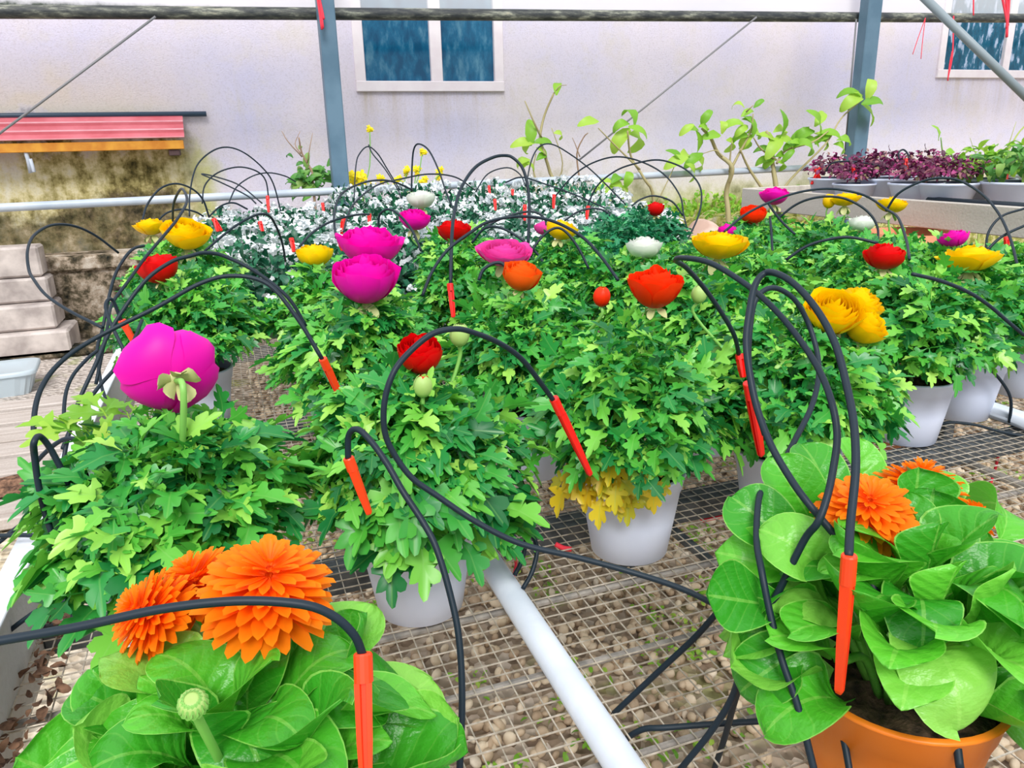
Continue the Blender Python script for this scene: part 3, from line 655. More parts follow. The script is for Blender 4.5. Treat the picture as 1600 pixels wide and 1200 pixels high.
wires(mb, 0, BX0, BX1, BY0, BY1, HB-.0009, sp, wr); wires(mb, 1, BY0, BY1, BX0, BX1, HB-.0027, sp, wr)
mb.build('wire_mesh', M['wire'], bn, False)
for y0, y1, m_, z0 in ((.955, 1.005, 'steelbar', .512), (.787, .795, 'greysteel', .538), (.657, .665, 'greysteel', .538), (.517, .525, 'greysteel', .538), (.30, .35, 'steelbar', .512), (1.6, 1.65, 'steelbar', .512), (2.3, 2.35, 'steelbar', .512), (3.0, 3.05, 'steelbar', .512), (3.8, 3.85, 'steelbar', .512)):
    c = MB(); bbox(c, BX0, BX1, y0, y1, z0, .5455, .002); c.build('cross_bar', M[m_], bn, False)
for x0, x1, m_ in ((.60, .615, 'steelbar'), (1.25, 1.265, 'greysteel')):
    c = MB(); bbox(c, x0, x1, BY0, BY1, .50, .5115, .002); c.build('long_bar', M[m_], bn, False)
for x in (-.26, .90, 1.98):
    for y in (1.62, 3.4):
        c = MB(); bbox(c, x-.02, x+.02, y-.02, y+.02, 0, .512, .002); c.build('leg', M['steelbar'], bn, False)
c = MB(); bbox(c, -.298, -.2755, BY0, BY1, .50, .632, .002); c.build('side_board', [M['cement']], bn, False)
c = MB(); bbox(c, -.301, -.2725, BY0, BY1, .6322, .6365, .001); tag(c.build('board_edge', M['cementtop'], bn, False), 'worn white top edge of the side board')
c = MB(); bbox(c, BX1, BX1+.02, BY0, BY1, .50, .57, .002); c.build('side_board', [M['benchboard']], bn, False)
c = MB(); bbox(c, BX0-.02, BX1+.02, BY1, BY1+.02, .50, .60, .002); c.build('end_board', [M['benchboard']], bn, False)
# pipes lying on the bench
a = G(968, 1195, HB+.017); b = G(775, 878, HB+.017)
for p, q, lab in (((a[0], -.1, HB+.017), (a[0]+.01, 2.6, HB+.017), 'white water pipe lying on the mesh between the front pots'), ((1.40, .93, HB+.017), (1.40, 2.6, HB+.017), 'white water pipe lying on the mesh behind the right-hand pots')):
    mb = MB(); tube(mb, [p, q], .0165, 20); frame_thing('water_pipe', lab, 'pipe', mb, M['pvc'])
a = G(1573, 648, HB+.02); mb = MB()
for dz in (-.006, 0, .006): tube(mb, [(1.40+.02*math.cos(t), 1.06+dz, HB+.0185+.0195*math.sin(t)) for t in np.linspace(0, 6.283, 16)], .003, 5)
frame_thing('pipe_tie', 'black tube tied round the white pipe at the right', 'tie', mb, M['tube'])
mb = MB(); inst(mb, SL[0], frames(R_.normal(size=(260, 3))*[1, 1, .3], np.array([[0, 0, 1.]])+R_.normal(0, .5, (260, 3))), np.stack([R_.uniform(-.268, -.235, 260), R_.uniform(.5, 1.6, 260), R_.uniform(.553, .565, 260)], 1), R_.uniform(.010, .022, 260))
tag(mb.build('leaf_litter', M['debris']), 'brown dead leaf litter along the left board of the bench', 'leaf litter', kind='stuff')
# ------------------------------------------------------------------ neighbouring bench
nb = empty('raised_bench', (2.2, 0, 0), 'higher neighbouring bench with a weathered grey board, at the right', 'bench')
c = MB(); bbox(c, 0, .025, -.2, 3.0, .80, .889, .003); c.build('side_board', M['benchboard'], nb, False)
c = MB(); bbox(c, .025, 1.3, 2.975, 3.0, .80, .889, .003); c.build('end_board', M['benchboard'], nb, False)
mb = MB(); wires(mb, 0, .025, 1.3, -.2, 2.97, .859, .025, .0012); wires(mb, 1, -.2, 2.97, .025, 1.3, .857, .025, .0012); mb.build('wire_mesh', M['wire'], nb, False)
for y in (.9, 2.0):
    c = MB(); bbox(c, .03, 1.3, y, y+.05, .80, .855, .003); c.build('cross_bar', M['darkwood'], nb, False)
for x, y in ((.1, .3), (.1, 2.9), (1.2, 2.9), (1.2, .3)):
    c = MB(); bbox(c, x-.025, x+.025, y-.025, y+.025, 0, .80, .002); c.build('leg', M['darkwood'], nb, False)
def lerp3(p, q, t): return np.array(p)*(1-t)+np.array(q)*t
# ------------------------------------------------------------------ RANUNCULUS
FOL = {}
def foliage_mesh(v, style='leaf', n=300, r=.165, h=.20, size=.048):
    n = int(n*1.9); size = size*.88; r = r*.83; h = h*.81
    key = (v, style, n, r, h, size)
    if key not in FOL:
        mb = dome(n, r, h, v*13+1, size, RL, lo=.35, theta=1.42, crown=.028)
        petioles(mb, 16, r, h, v)
        FOL[key] = mb.mesh('foliage', M[style])
    return FOL[key]
COL = {'m': 'magenta', 'p': 'pink', 'r': 'red', 'v': 'vermilion', 'o': 'orangepetal', 'y': 'yellow', 'w': 'white'}
def ranunculus(x, y, label, var=0, style='leaf', n=300, r=.165, h=.20, size=.048, rz=0., flowers=(), buds=(), group='potted ranunculus plants on the mesh bench', extra=None):
    rt = empty('potted_ranunculus', (x, y, HB), label, 'flowering plant', group)
    p = link('pot', POT, rt); p.rotation_euler = (0, 0, rz)
    s = link('soil', SOIL, rt); s.location = (0, 0, .108)
    f = link('foliage', foliage_mesh(var, style, n, r, h, size), rt); f.location = (0, 0, .125); f.rotation_euler = (0, 0, rz)
    O = np.array([x, y, HB]); crown = np.array([0, 0, .11])
    for k, fl in enumerate(flowers):
        px, py, Yf, Rr, Hh, c = fl[:6]; d = fl[6] if len(fl) > 6 else (0, -.12, 1); opn = fl[7] if len(fl) > 7 else 1.
        P = A(px, py, Yf)-O; d = unit(d); base = P - d*Hh*.5
        fh = ran_flower(Rr, Hh, int(px*7+py), opn).build('flower_head', M[COL[c]], rt); 
        fh.matrix_local = Matrix.Translation(Vector(base)) @ orient(d, k*1.3)
        cx = calyx(Rr, int(px), droop=.8 if Rr > .04 else .3, L_=.72 if Rr > .04 else .6).build('calyx', M['sepal'], fh)
        st = MB(); e_ = base-d*.004; st_p = spline([crown, lerp3(crown, e_, .5)+np.array([0, 0, .01])-d*.01, e_-d*.03, e_+d*.002], 5)
        tube(st, st_p, np.linspace(.0036, .0028, len(st_p)), 8); st.build('flower_stem', M['stem'], rt)
    for k, (px, py, Yf, Rr, c) in enumerate(buds):
        P = A(px, py, Yf)-O; d = unit((.05, -.1, 1)); base = P-d*Rr
        b = bud_mesh(Rr, int(px)).build('flower_bud', [M['budgreen'] if c[0] == 'g' else M[COL[c[0]]], M[COL[c[-1]]] if c[-1] != 'g' else M['budgreen']], rt); b.matrix_local = Matrix.Translation(Vector(base)) @ orient(d)
        st = MB(); st_p = spline([crown, lerp3(crown, base, .5)+np.array([0, 0, .01]), base-d*.02, base+d*.002], 5); tube(st, st_p, .0024, 6); st.build('bud_stem', M['stem'], rt)
    if extra: extra(rt)
    return rt
def old_leaves(rt):
    mb = MB(); rr = np.random.RandomState(2); n = 18; az = rr.uniform(-3.0, -1.6, n)
    P = np.stack([np.cos(az)*.082+rr.normal(0, .01, n), np.sin(az)*.082, .135+rr.uniform(-.01, .045, n)], 1)
    inst(mb, RLF[0], frames(np.stack([np.cos(az), np.sin(az), rr.uniform(-1.2, -.1, n)], 1), np.stack([np.cos(az)*.6, np.sin(az)*.6, np.ones(n)], 1)), P, rr.uniform(.034, .048, n))
    tag(mb.build('old_foliage', M['leafyellow'], rt), 'yellowed lower leaves over the pot rim')
def big_leaves(az0, az1, n, seed, style='leaf', size=(.07, .09), el=(.0, .4), rr0=.09, z=(.10, .24)):
    def f(rt):
        mb = MB(); rr = np.random.RandomState(seed); az = rr.uniform(az0, az1, n); e_ = rr.uniform(el[0], el[1], n)
        P = np.stack([np.cos(az)*rr0*rr.uniform(.8, 1.2, n), np.sin(az)*rr0*rr.uniform(.8, 1.2, n), rr.uniform(z[0], z[1], n)], 1)
        d = np.stack([np.cos(az)*np.cos(e_), np.sin(az)*np.cos(e_), np.sin(e_)], 1)
        inst(mb, RLF[seed % 4], frames(d, np.stack([np.cos(az)*.5, np.sin(az)*.5, np.ones(n)], 1)+rr.normal(0, .25, (n, 3))), P, rr.uniform(size[0], size[1], n)); mb.build('young_leaves', M[style], rt)
    return f
R = ranunculus
# front row
R(-.09, .80, 'ranunculus with one big nodding magenta bloom, left front by the bench board', 0, n=330, r=.142, h=.165, size=.052, flowers=[(268, 582, .80, .044, .040, 'm', (-.22, .95, .12), .3)], extra=lambda rt: (big_leaves(-2.6, -.6, 12, 3, size=(.058, .072), rr0=.085)(rt), big_leaves(1.9, 3.0, 9, 6, 'leaflime', size=(.040, .050), rr0=.07, z=(.24, .29), el=(.1, .9))(rt)))
R(.17, .835, 'ranunculus with one red bloom and two green buds beside the white pipe', 1, n=330, r=.130, h=.175, size=.050, flowers=[(657, 556, .83, .024, .042, 'r', (-.1, -.35, 1), .0)], buds=[(661, 606, .78, .011, 'gr'), (718, 526, .85, .012, 'gg')], extra=big_leaves(-2.4, -.3, 16, 5, size=(.058, .075), rr0=.085, z=(.12, .22), el=(-.5, .2)))
R(.478, .86, 'ranunculus with an orange-red bloom and yellowing lower leaves, centre front', 2, n=400, r=.150, h=.195, size=.046, flowers=[(1024, 453, .90, .036, .050, 'v', (0, -.1, 1), .9)], extra=old_leaves)
R(.72, .84, 'ranunculus with a cluster of big golden yellow blooms, right of centre front', 3, n=380, r=.155, h=.19, size=.046, flowers=[(1300, 492, .80, .036, .048, 'y', (-.2, -.35, .8)), (1338, 480, .84, .032, .045, 'y', (.2, -.2, 1)), (1348, 512, .79, .028, .04, 'y', (.3, -.5, .8))], buds=[(1092, 462, .9, .011, 'gg')])
R(1.16, 1.03, 'ranunculus with a deep red bloom behind the golden yellow cluster', 4, n=320, r=.155, h=.19, flowers=[(1382, 403, 1.10, .036, .042, 'r', (0, .0, 1), .4)])
R(1.36, 1.085, 'ranunculus with a wide yellow bloom in the pale pot at the right', 5, n=300, r=.155, h=.19, flowers=[(1515, 407, 1.06, .050, .042, 'y', (0, .1, 1), 1.2)])
R(1.60, 1.14, 'ranunculus without blooms in the rightmost pale pot', 0, n=300, r=.16, h=.20, rz=2.)
# second row
R(.455, 1.165, 'ranunculus with an orange bloom behind the centre front pot', 4, n=340, r=.150, h=.185, rz=1., flowers=[(815, 434, 1.15, .032, .042, 'o', (.15, -.2, 1), .6)], buds=[(940, 466, 1.02, .013, 'vo')])
R(.185, 1.28, 'ranunculus with two magenta blooms one above the other', 3, n=380, r=.160, h=.195, rz=2.4, flowers=[(578, 388, 1.33, .052, .062, 'm', (.1, -.1, 1), 1.), (571, 440, 1.22, .050, .070, 'm', (0, -.15, 1), .5)])
R(-.10, 1.66, 'ranunculus with a deep red bloom at the left behind the tangled tubes', 1, n=340, r=.165, h=.20, rz=.5, flowers=[(249, 422, 1.62, .038, .050, 'r', (-.2, .1, 1), .4)])
R(.78, 1.14, 'bushy ranunculus without blooms behind the orange-red one', 5, n=340, r=.155, h=.19, rz=3.)
R(.84, 1.53, 'ranunculus with a round white bloom at the centre of the bench', 2, n=300, r=.155, h=.185, rz=.8, flowers=[(1006, 389, 1.50, .040, .042, 'w', (0, 0, 1), .5)])
R(1.03, 1.37, 'ranunculus with a wide yellow bloom right of the round white one', 0, n=300, r=.155, h=.19, rz=4., flowers=[(1123, 385, 1.34, .056, .050, 'y', (0, -.05, 1), .9)])
R(1.38, 1.40, 'ranunculus without blooms behind the deep red one at the right', 1, n=280, r=.16, h=.19, rz=5.)
R(1.66, 1.42, 'ranunculus with a half hidden magenta bloom below the grey board', 3, n=260, r=.145, h=.155, rz=1.5, flowers=[(1490, 375, 1.40, .034, .036, 'm', (-.2, .2, 1), .4)])
# further rows
R(.20, 1.72, 'ranunculus with one small yellow bloom before the white flowers', 4, n=280, r=.155, h=.185, rz=2., flowers=[(491, 401, 1.70, .037, .044, 'y', (0, 0, 1), .3)])
R(.50, 1.72, 'ranunculus with a bright red bloom above the red stake', 5, n=300, r=.150, h=.195, rz=.3, flowers=[(710, 363, 1.80, .038, .048, 'r', (0, .0, 1), .9)])
R(.56, 1.47, 'ranunculus with a wide pink bloom behind the orange one', 2, n=240, r=.135, h=.175, rz=5., flowers=[(788, 398, 1.42, .050, .040, 'p', (0, -.25, 1), 1.)])
R(-.13, 2.28, 'ranunculus with two yellow blooms at the far left of the bench', 0, n=300, r=.165, h=.20, rz=3.3, flowers=[(292, 368, 2.20, .058, .070, 'y', (.1, -.3, 1), .8), (236, 356, 2.45, .042, .040, 'y', (0, 0, 1), 1.)])
R(.66, 2.30, 'ranunculus with a magenta bloom under a round white bloom', 1, n=260, r=.15, h=.18, rz=1.9, flowers=[(648, 345, 2.35, .046, .055, 'm', (.1, -.2, 1), .6), (658, 313, 2.45, .044, .050, 'w', (0, 0, 1), .3)])
R(.86, 1.93, 'ranunculus with a yellow and a small pink bloom, centre back', 3, n=270, r=.15, h=.18, rz=4.4, flowers=[(876, 361, 1.92, .042, .046, 'y', (.25, .0, 1), .4), (850, 358, 2.05, .030, .032, 'p', (0, 0, 1), .6)])
R(1.22, 1.66, 'ranunculus without blooms behind the wide yellow bloom', 5, n=260, r=.155, h=.185, rz=.9)
R(1.27, 1.98, 'ranunculus with a small magenta bud behind the wide yellow bloom', 2, n=230, r=.14, h=.13, rz=2.6, flowers=[(1136, 362, 1.90, .026, .034, 'm', (-.1, .1, 1), .1)])
R(1.38, 2.42, 'dark blue-green ranunculus with a small closed red bloom at the back', 4, 'leafblue', n=300, r=.17, h=.19, rz=0, flowers=[(1024, 328, 2.40, .029, .044, 'r', (0, 0, 1), .0)])
R(1.16, 2.22, 'dark blue-green ranunculus without blooms left of the pink rock', 5, 'leafblue', n=260, r=.155, h=.18, rz=2)
R(1.53, 2.02, 'ranunculus with an orange-red bloom before the leafy shrub', 0, n=260, r=.155, h=.185, rz=5.2, flowers=[(1177, 337, 2.0, .040, .048, 'v', (-.15, -.2, 1), .4)])
R(1.66, 2.15, 'ranunculus with a round magenta bloom standing tallest at the back', 1, n=240, r=.15, h=.18, rz=3.8, flowers=[(1210, 308, 2.1, .046, .050, 'm', (0, 0, 1), .7)])
R(1.55, 1.72, 'ranunculus without blooms in the middle of the right side', 3, n=260, r=.16, h=.19, rz=.2)
R(1.80, 1.72, 'ranunculus with one round white bloom below the grey board', 4, n=220, r=.13, h=.12, rz=3.1, flowers=[(1347, 351, 1.70, .035, .040, 'w', (0, 0, 1), .2)])
R(1.88, 2.06, 'ranunculus with two yellow blooms touching the grey board', 2, n=230, r=.14, h=.16, rz=2.9, flowers=[(1320, 313, 2.02, .046, .036, 'y', (0, .1, 1), .9)], buds=[(1295, 316, 2.05, .020, 'yy')])
R(1.93, 1.82, 'ranunculus with one yellow bloom overlapping the grey board', 5, n=180, r=.11, h=.11, rz=1.1, flowers=[(1394, 322, 1.84, .044, .040, 'y', (.1, 0, 1), .6)])
R(1.88, 1.40, 'ranunculus without blooms at the right edge below the board', 0, n=240, r=.14, h=.14, rz=5.9)
# ------------------------------------------------------------------ white bedding plants
WF = []
for v in range(4):
    mb = dome(230, .105, .125, 300+v, .030, SL, lo=.3)
    fol = mb.mesh('foliage', M['leafwhite'])
    t = []; 
    pv = [(0, 0, 0)]; 
    for k in range(20): a = 2*math.pi*k/20; rr_ = .5*(1-.35*(1-abs(math.sin(2.5*a)))); pv.append((rr_*math.cos(a), rr_*math.sin(a), .05))
    bt = (np.array(pv), [np.array([[0, 1+k, 1+(k+1) % 20] for k in range(20)])], np.array([(0, 0)]+[(1, 1)]*20))
    R2 = np.random.RandomState(400+v); mb = MB(); nc = 18
    for c in range(nc):
        az = R2.uniform(0, 6.28); ct = R2.uniform(.05, 1)**.8; st = math.sqrt(1-ct*ct); nrm = np.array([st*math.cos(az), st*math.sin(az), ct]); P = nrm*np.array([.115, .115, .138])
        n = 7; off = R2.normal(0, .009, (n, 3)); off[:, 2] *= .4
        nn = unit(nrm*.8+np.array([0, -.15, .5])+R2.normal(0, .16, (n, 3)))
        inst(mb, bt, frames(R2.normal(size=(n, 3)), nn), P+off, R2.uniform(.014, .021, n))
    WF.append((fol, mb.mesh('blossoms', M['whiteblossom'])))
POTG = pot_mb(.055, .042, .09).mesh('pot', [M['potgreen'], M['potinner']])
poly = [(325, 330), (480, 308), (600, 298), (860, 296), (1000, 318), (1066, 328), (1055, 352), (965, 400), (850, 395), (700, 384), (600, 392), (450, 402), (395, 415), (330, 365)]
def inside(x, y, P):
    c = False; j = len(P)-1
    for i in range(len(P)):
        if (P[i][1] > y) != (P[j][1] > y) and x < (P[j][0]-P[i][0])*(y-P[i][1])/(P[j][1]-P[i][1])+P[i][0]: c = not c
        j = i
    return c
ORD = ['first', 'second', 'third', 'fourth', 'fifth', 'sixth', 'seventh', 'eighth', 'ninth', 'tenth', 'eleventh', 'twelfth', 'thirteenth', 'fourteenth', 'fifteenth', 'sixteenth']
occ = [o.location.xy for o in SC.objects if o.name.startswith('potted_ranunculus')]
rows = []
yy = 4.30; k = 0
while yy > 2.0:
    row = []
    for xx_ in np.arange(-.15+(.09 if k % 2 else 0), 2.0, .185):
        sc = 1.15
        u, v_ = proj((xx_, yy, HB+.25))
        if inside(u, v_, poly) and all((o.x-xx_)**2+(o.y-yy)**2 > .20**2 for o in occ): row.append(xx_+rng.uniform(-.015, .015))
    if row: rows.append((yy, row))
    yy -= .17; k += 1
for ri, (yy, row) in enumerate(rows):
    for ci, xx_ in enumerate(row):
        v = (ri*3+ci) % 4; hh = .05+.022*ri if ri < 0 else 0
        rt = empty('white_bedding_plant', (xx_, yy+rng.uniform(-.015, .015), HB), 'white-flowered bedding plant, %s from the left in the %s row from the rail' % (ORD[ci], ORD[ri]), 'flowering plant', 'white bedding plants at the far end of the bench', rz=rng.uniform(0, 6))
        link('pot', POTG, rt)
        for me in WF[v]:
            o = link(me.name.split('.')[0], me, rt); o.location = (0, 0, .10); s = (1.0 + .02*ri) if ri > 4 else 1.12; o.scale = (s, s, s*((1.75 if ri < 3 else 1.4 if ri < 6 else 1.15) if xx_ > .55 else 1.2))
            if me.name.startswith('blossoms'): tag(o, kind='stuff')
# ------------------------------------------------------------------ CALENDULAS
def calendula(x, y, label, potmesh, ph, seed, r, h, nl, flowers, buds=(), name='potted_calendula', lsz=(.085, .115), side=(), skip=None):
    rt = empty(name, (x, y, HB), label, 'flowering plant'); O = np.array([x, y, HB])
    link('pot', potmesh, rt); s = link('soil', SOIL, rt); s.location = (0, 0, ph-.018); s.scale = (1.06, 1.06, 1)
    rr = np.random.RandomState(seed); mb = MB(); base = np.array([0, 0, ph])
    ga = 2.39996
    for i in range(nl):
        f = (i+.5)/nl; az = i*ga + rr.uniform(-.25, .25); th = 1.62*f**.62 + rr.uniform(-.08, .08)
        P = base + np.array([math.sin(th)*math.cos(az)*r*.55, math.sin(th)*math.sin(az)*r*.55, math.cos(th)*h*.62*max(.0, 1)])
        el = 1.35-1.0*f + rr.uniform(-.22, .25)
        if skip is not None and f > .5 and abs((az-skip+math.pi) % (2*math.pi)-math.pi) < .75: continue
        d = np.array([math.cos(az)*math.cos(el), math.sin(az)*math.cos(el), math.sin(el)]); nn = np.array([-math.cos(az)*math.sin(el), -math.sin(az)*math.sin(el), math.cos(el)])+rr.normal(0, .22, 3)
        ln = rr.uniform(*lsz)*(.75+.3*f)
        inst(mb, CL[rr.randint(len(CL))], frames(d[None], nn[None]), P[None]-d[None]*.02, ln)
    for (px, py, Yl, ln, d, nn, t) in side:
        P = A(px, py, Yl)-O; inst(mb, CL[t], frames(unit(np.array(d, float))[None], np.array(nn, float)[None]), P[None], ln)
    for i in range(22):
        az = rr.uniform(0, 6.28); b = base+np.array([math.cos(az)*.02, math.sin(az)*.02, -.02]); e_ = base+np.array([math.cos(az)*r*.5, math.sin(az)*r*.5, h*.5*rr.uniform(.3, 1)])
        tube(mb, spline([b, (b+e_)/2+np.array([0, 0, .02]), e_], 4), .0035, 6, 0)
    mb.build('foliage', M['leafcal'], rt)
    for k, (px, py, Yf, Rr, d) in enumerate(flowers):
        P = A(px, py, Yf)-O; d = unit(np.array(d, float)); fh = cal_flower(Rr, k+seed).build('flower_head', M['calorange'], rt); fh.matrix_local = Matrix.Translation(Vector(P)) @ orient(d)
        dm = MB(); lathe(dm, [(0, .012*Rr/.035), (Rr*.12, .011*Rr/.035), (Rr*.2, .006*Rr/.035), (Rr*.2, 0)], 16); dm.build('flower_disc', M['caldisc'], fh)
        cm = MB(); lathe(cm, [(.002, -.014), (Rr*.22, -.010), (Rr*.28, -.002), (Rr*.2, .002)], 16); cm.build('calyx', M['budgreen'], fh)
        st = MB(); tube(st, spline([base, lerp3(base, P, .55)-d*.02, P-d*.03, P-d*.008], 5), .0038, 8); st.build('flower_stem', M['stem'], rt)
    for (px, py, Yf, Rr, d) in buds:
        P = A(px, py, Yf)-O; d = unit(np.array(d, float)); b = MB(); t = broad_leaf(.3, -1.6, .4, .0, 3, 3, 6, .35)
        lathe(b, [(.002, -Rr*.2), (Rr*.8, 0), (Rr, Rr*.6), (Rr*.8, Rr*1.15), (Rr*.3, Rr*1.3), (0, Rr*1.25)], 20)
        o = b.build('flower_bud', M['budgreen'], rt); o.matrix_local = Matrix.Translation(Vector(P)) @ orient(d)
        n = 16; az = np.arange(n)*2*math.pi/n; c = MB(); inst(c, SL[0], frames(np.stack([np.cos(az)*-.15, np.sin(az)*-.15, np.ones(n)], 1), np.stack([np.cos(az), np.sin(az), .1+0*az], 1)), np.stack([np.cos(az)*Rr, np.sin(az)*Rr, Rr*.1+0*az], 1), Rr*1.35); c.build('bud_sepals', M['stem'], o)
        st = MB(); tube(st, spline([base, lerp3(base, P, .6), P-d*.01, P], 4), .003, 6); st.build('bud_stem', M['stem'], rt)
    return rt
calendula(-.035, .43, 'leafy calendula with orange blooms in the lower left corner', POTO, .135, 11, .14, .135, 78,
          [(418, 940, .47, .043, (.15, -.15, 1)), (320, 935, .53, .036, (-.3, .1, 1)), (250, 965, .50, .030, (-.8, -.2, .8))],
          [(303, 1105, .37, .0075, (0, -.5, 1))], lsz=(.075, .108))
calendula(.468, .39, 'leafy calendula with orange blooms in the orange pot, lower right', POTO, .135, 23, .145, .155, 84,
          [(1352, 812, .43, .038, (-.25, -.35, 1)), (1432, 785, .46, .040, (.2, .1, 1)), (1510, 818, .44, .022, (.7, -.1, .6))],
          [(1486, 880, .40, .0075, (.2, -.4, 1))], lsz=(.075, .105), skip=-2.2, side=[(1250, 870, .46, .075, (-.6, .3, .7), (-.3, -.8, .5), 0), (1230, 950, .43, .078, (-1, .1, .35), (-.3, -.7, .8), 6), (1300, 810, .49, .072, (-.1, .3, 1), (0, -1, .3), 0), (1275, 830, .48, .075, (-.4, .3, .9), (-.2, -1, .4), 3),
           (1345, 800, .50, .070, (.1, .3, 1), (0, -1, .3), 3), (1262, 1010, .41, .070, (-.9, -.2, .0), (-.2, -.6, .9), 1), (1245, 905, .45, .072, (-.9, .3, .5), (-.2, -.8, .6), 4), (1290, 900, .43, .07, (-.5, -.1, .6), (-.1, -.9, .5), 1), (1240, 985, .42, .065, (-.8, .0, .2), (-.2, -.8, .6), 5),
           (1420, 860, .42, .07, (.1, .1, .5), (0, -1, .5), 8), (1470, 830, .44, .07, (.2, .2, .8), (0, -1, .4), 7), (1560, 850, .46, .08, (.8, .3, .7), (.2, -.8, .6), 2), (1540, 980, .40, .08, (.8, -.2, .1), (.2, -.6, .8), 0), (1500, 1060, .36, .085, (.6, -.3, -.5), (.3, -.8, .4), 6)])
# ------------------------------------------------------------------ drip stakes and tubes
def stake_mb(p, q, r):
    """round collar on a grooved tapering peg"""
    p = np.array(p); q = np.array(q); mb = MB(); ax = unit(q-p); ln = np.linalg.norm(q-p); c = p+ax*min(.22*ln, .022)
    tube(mb, [p, p+ax*.001, c], [r*.9, r, r], 14)
    u = unit(np.cross(ax, [0, 0, 1.])+1e-4); v = np.cross(ax, u)
    # grooved section
    prof = [(-1, -.75), (-.35, -.95), (-.25, -.35), (.25, -.35), (.35, -.95), (1, -.75), (.85, .7), (.3, .9), (.22, .35), (-.22, .35), (-.3, .9), (-.85, .7)]
    V = []
    for t, k in ((0, .92), (.55, .82), (.97, .62), (1, .45)):
        o = c+(q-c)*t
        for a, b in prof: V.append(o+r*k*(u*a+v*b))
    n = 12; mb.add(V, [np.array([[i*n+j, (i+1)*n+j, (i+1)*n+(j+1) % n, i*n+(j+1) % n] for i in range(3) for j in range(n)]), np.arange(n)[None], (36+np.arange(n))[::-1][None]]); return mb
def tube_pts(pts, ts):
    n = len(pts); ts = np.atleast_1d(ts).astype(float); tt = np.interp(np.linspace(0, 1, n), np.linspace(0, 1, len(ts)), ts)
    return np.array([D(x, y, t) for (x, y), t in zip(pts, tt)])
def drip(label, stake=None, tubes=(), r=.0030, sr=.0055, m='stake'):
    """stake = (x0,y0,t0,x1,y1,t1); tubes = [(points, depths)]"""
    if stake:
        p = D(*stake[:3]); q = D(*stake[3:]); rt = empty('drip_stake', tuple(q), label, 'drip stake')
        smb = stake_mb(p-q, q-q, sr); smb.build('peg', M[m], rt, False)
        for pts, ts in tubes:
            mb = MB(); P = tube_pts(pts, ts)-q; tube(mb, spline(P, 6), r, 8); mb.build('supply_tube', M['tube'], rt)
    else:
        mb = MB()
        for pts, ts in tubes: tube(mb, spline(tube_pts(pts, ts), 6), r, 8)
        tag(mb.build('drip_tube', M['tube']), label, 'drip tube', 'black drip tubes arching over the pots')
drip('orange drip stake in the lower left calendula with a tube from the left edge', (567, 1020, .44, 573, 1230, .43), [([(-60, 1012), (0, 1001), (120, 980), (250, 952), (370, 939), (470, 944), (520, 962), (553, 992), (567, 1024)], (.40, .44))], r=.0026)
drip('bright red drip stake slanting at the left front with a hairpin tube', (114, 768, .74, 180, 892, .76), [([(120, 958), (101, 895), (66, 785), (54, 715), (53, 692), (62, 682), (78, 700), (102, 745), (115, 770)], (.74, .70, .74))], r=.0030, m='stakered', sr=.0055)
drip('orange drip stake with its long tube arching over the tangle at the left', (504, 560, .98, 537, 632, 1.02), [([(118, 955), (78, 830), (56, 720), (54, 645), (70, 596), (105, 557), (161, 522), (245, 480), (315, 442), (367, 431), (420, 445), (465, 498), (504, 562)], (.76, .85, .95, .98))], r=.0028)
drip('orange drip stake left of the red bloom with a tube looping down to the right', (544, 715, .74, 577, 803, .76), [([(717, 1230), (722, 1095), (717, 997), (703, 927), (682, 857), (661, 816), (629, 767), (605, 725), (580, 690), (559, 671), (545, 680), (544, 718)], (.66, .70, .74))], r=.0031)
drip('red drip stake slanting into the centre front pot, tube circling over the red bloom', (865, 622, .84, 922, 742, .90), [([(1332, 1230), (1316, 1147), (1292, 1088), (1257, 1046), (1222, 1004), (1180, 976), (1110, 941), (1060, 918), (990, 895), (902, 871), (815, 850), (745, 816), (682, 774), (643, 746), (615, 708), (601, 673), (601, 627), (615, 582), (640, 550), (675, 522), (710, 514), (738, 519), (780, 536), (815, 561), (843, 596), (865, 626)], (.58, .66, .72, .70, .68, .72, .84))], r=.0028, m='stakered')
drip('orange-red drip stake in the orange pot with a tall looping tube', (1327, 867, .53, 1311, 1082, .56), [([(1500, 1200), (1491, 1147), (1463, 1088), (1425, 1018), (1383, 951), (1341, 881), (1264, 788), (1232, 743), (1204, 694), (1183, 638), (1171, 582), (1166, 533), (1171, 487), (1180, 445), (1197, 426), (1222, 431), (1250, 452), (1281, 491), (1306, 540), (1323, 603), (1334, 662), (1337, 732), (1329, 816), (1326, 870)], (.55, .58, .66, .70, .62, .53))], r=.0031)
drip('red drip stake upright among leaves right of centre', (1169, 598, .90, 1189, 712, .95), m='stakered', sr=.0065)
drip('dull red drip stake with a pointed tube end above the centre leaves', (1155, 553, 1.0, 1161, 590, 1.0), [([(1115, 1205), (1134, 1147), (1148, 1095), (1169, 1032), (1190, 976), (1222, 913), (1257, 843), (1278, 816), (1292, 778), (1302, 732), (1308, 680), (1299, 627), (1278, 575), (1243, 522), (1204, 477), (1162, 442), (1110, 411), (1068, 403), (1056, 407), (1075, 421), (1110, 463), (1145, 519), (1155, 556)], (.76, .62, .58, .62, .72, .85, 1.0))], r=.0029, m='stakered')
drip('black drip tube forming the inner loop right of centre', None, [([(1275, 1215), (1246, 1102), (1222, 1032), (1204, 962), (1190, 892), (1182, 840), (1187, 774), (1204, 753), (1222, 725), (1246, 680), (1267, 638), (1278, 596), (1278, 557), (1264, 508), (1243, 470), (1218, 452), (1197, 452), (1180, 470), (1173, 505), (1170, 560), (1178, 620), (1195, 680)], (.56, .60, .72, .80, .78, .76))], r=.0028)
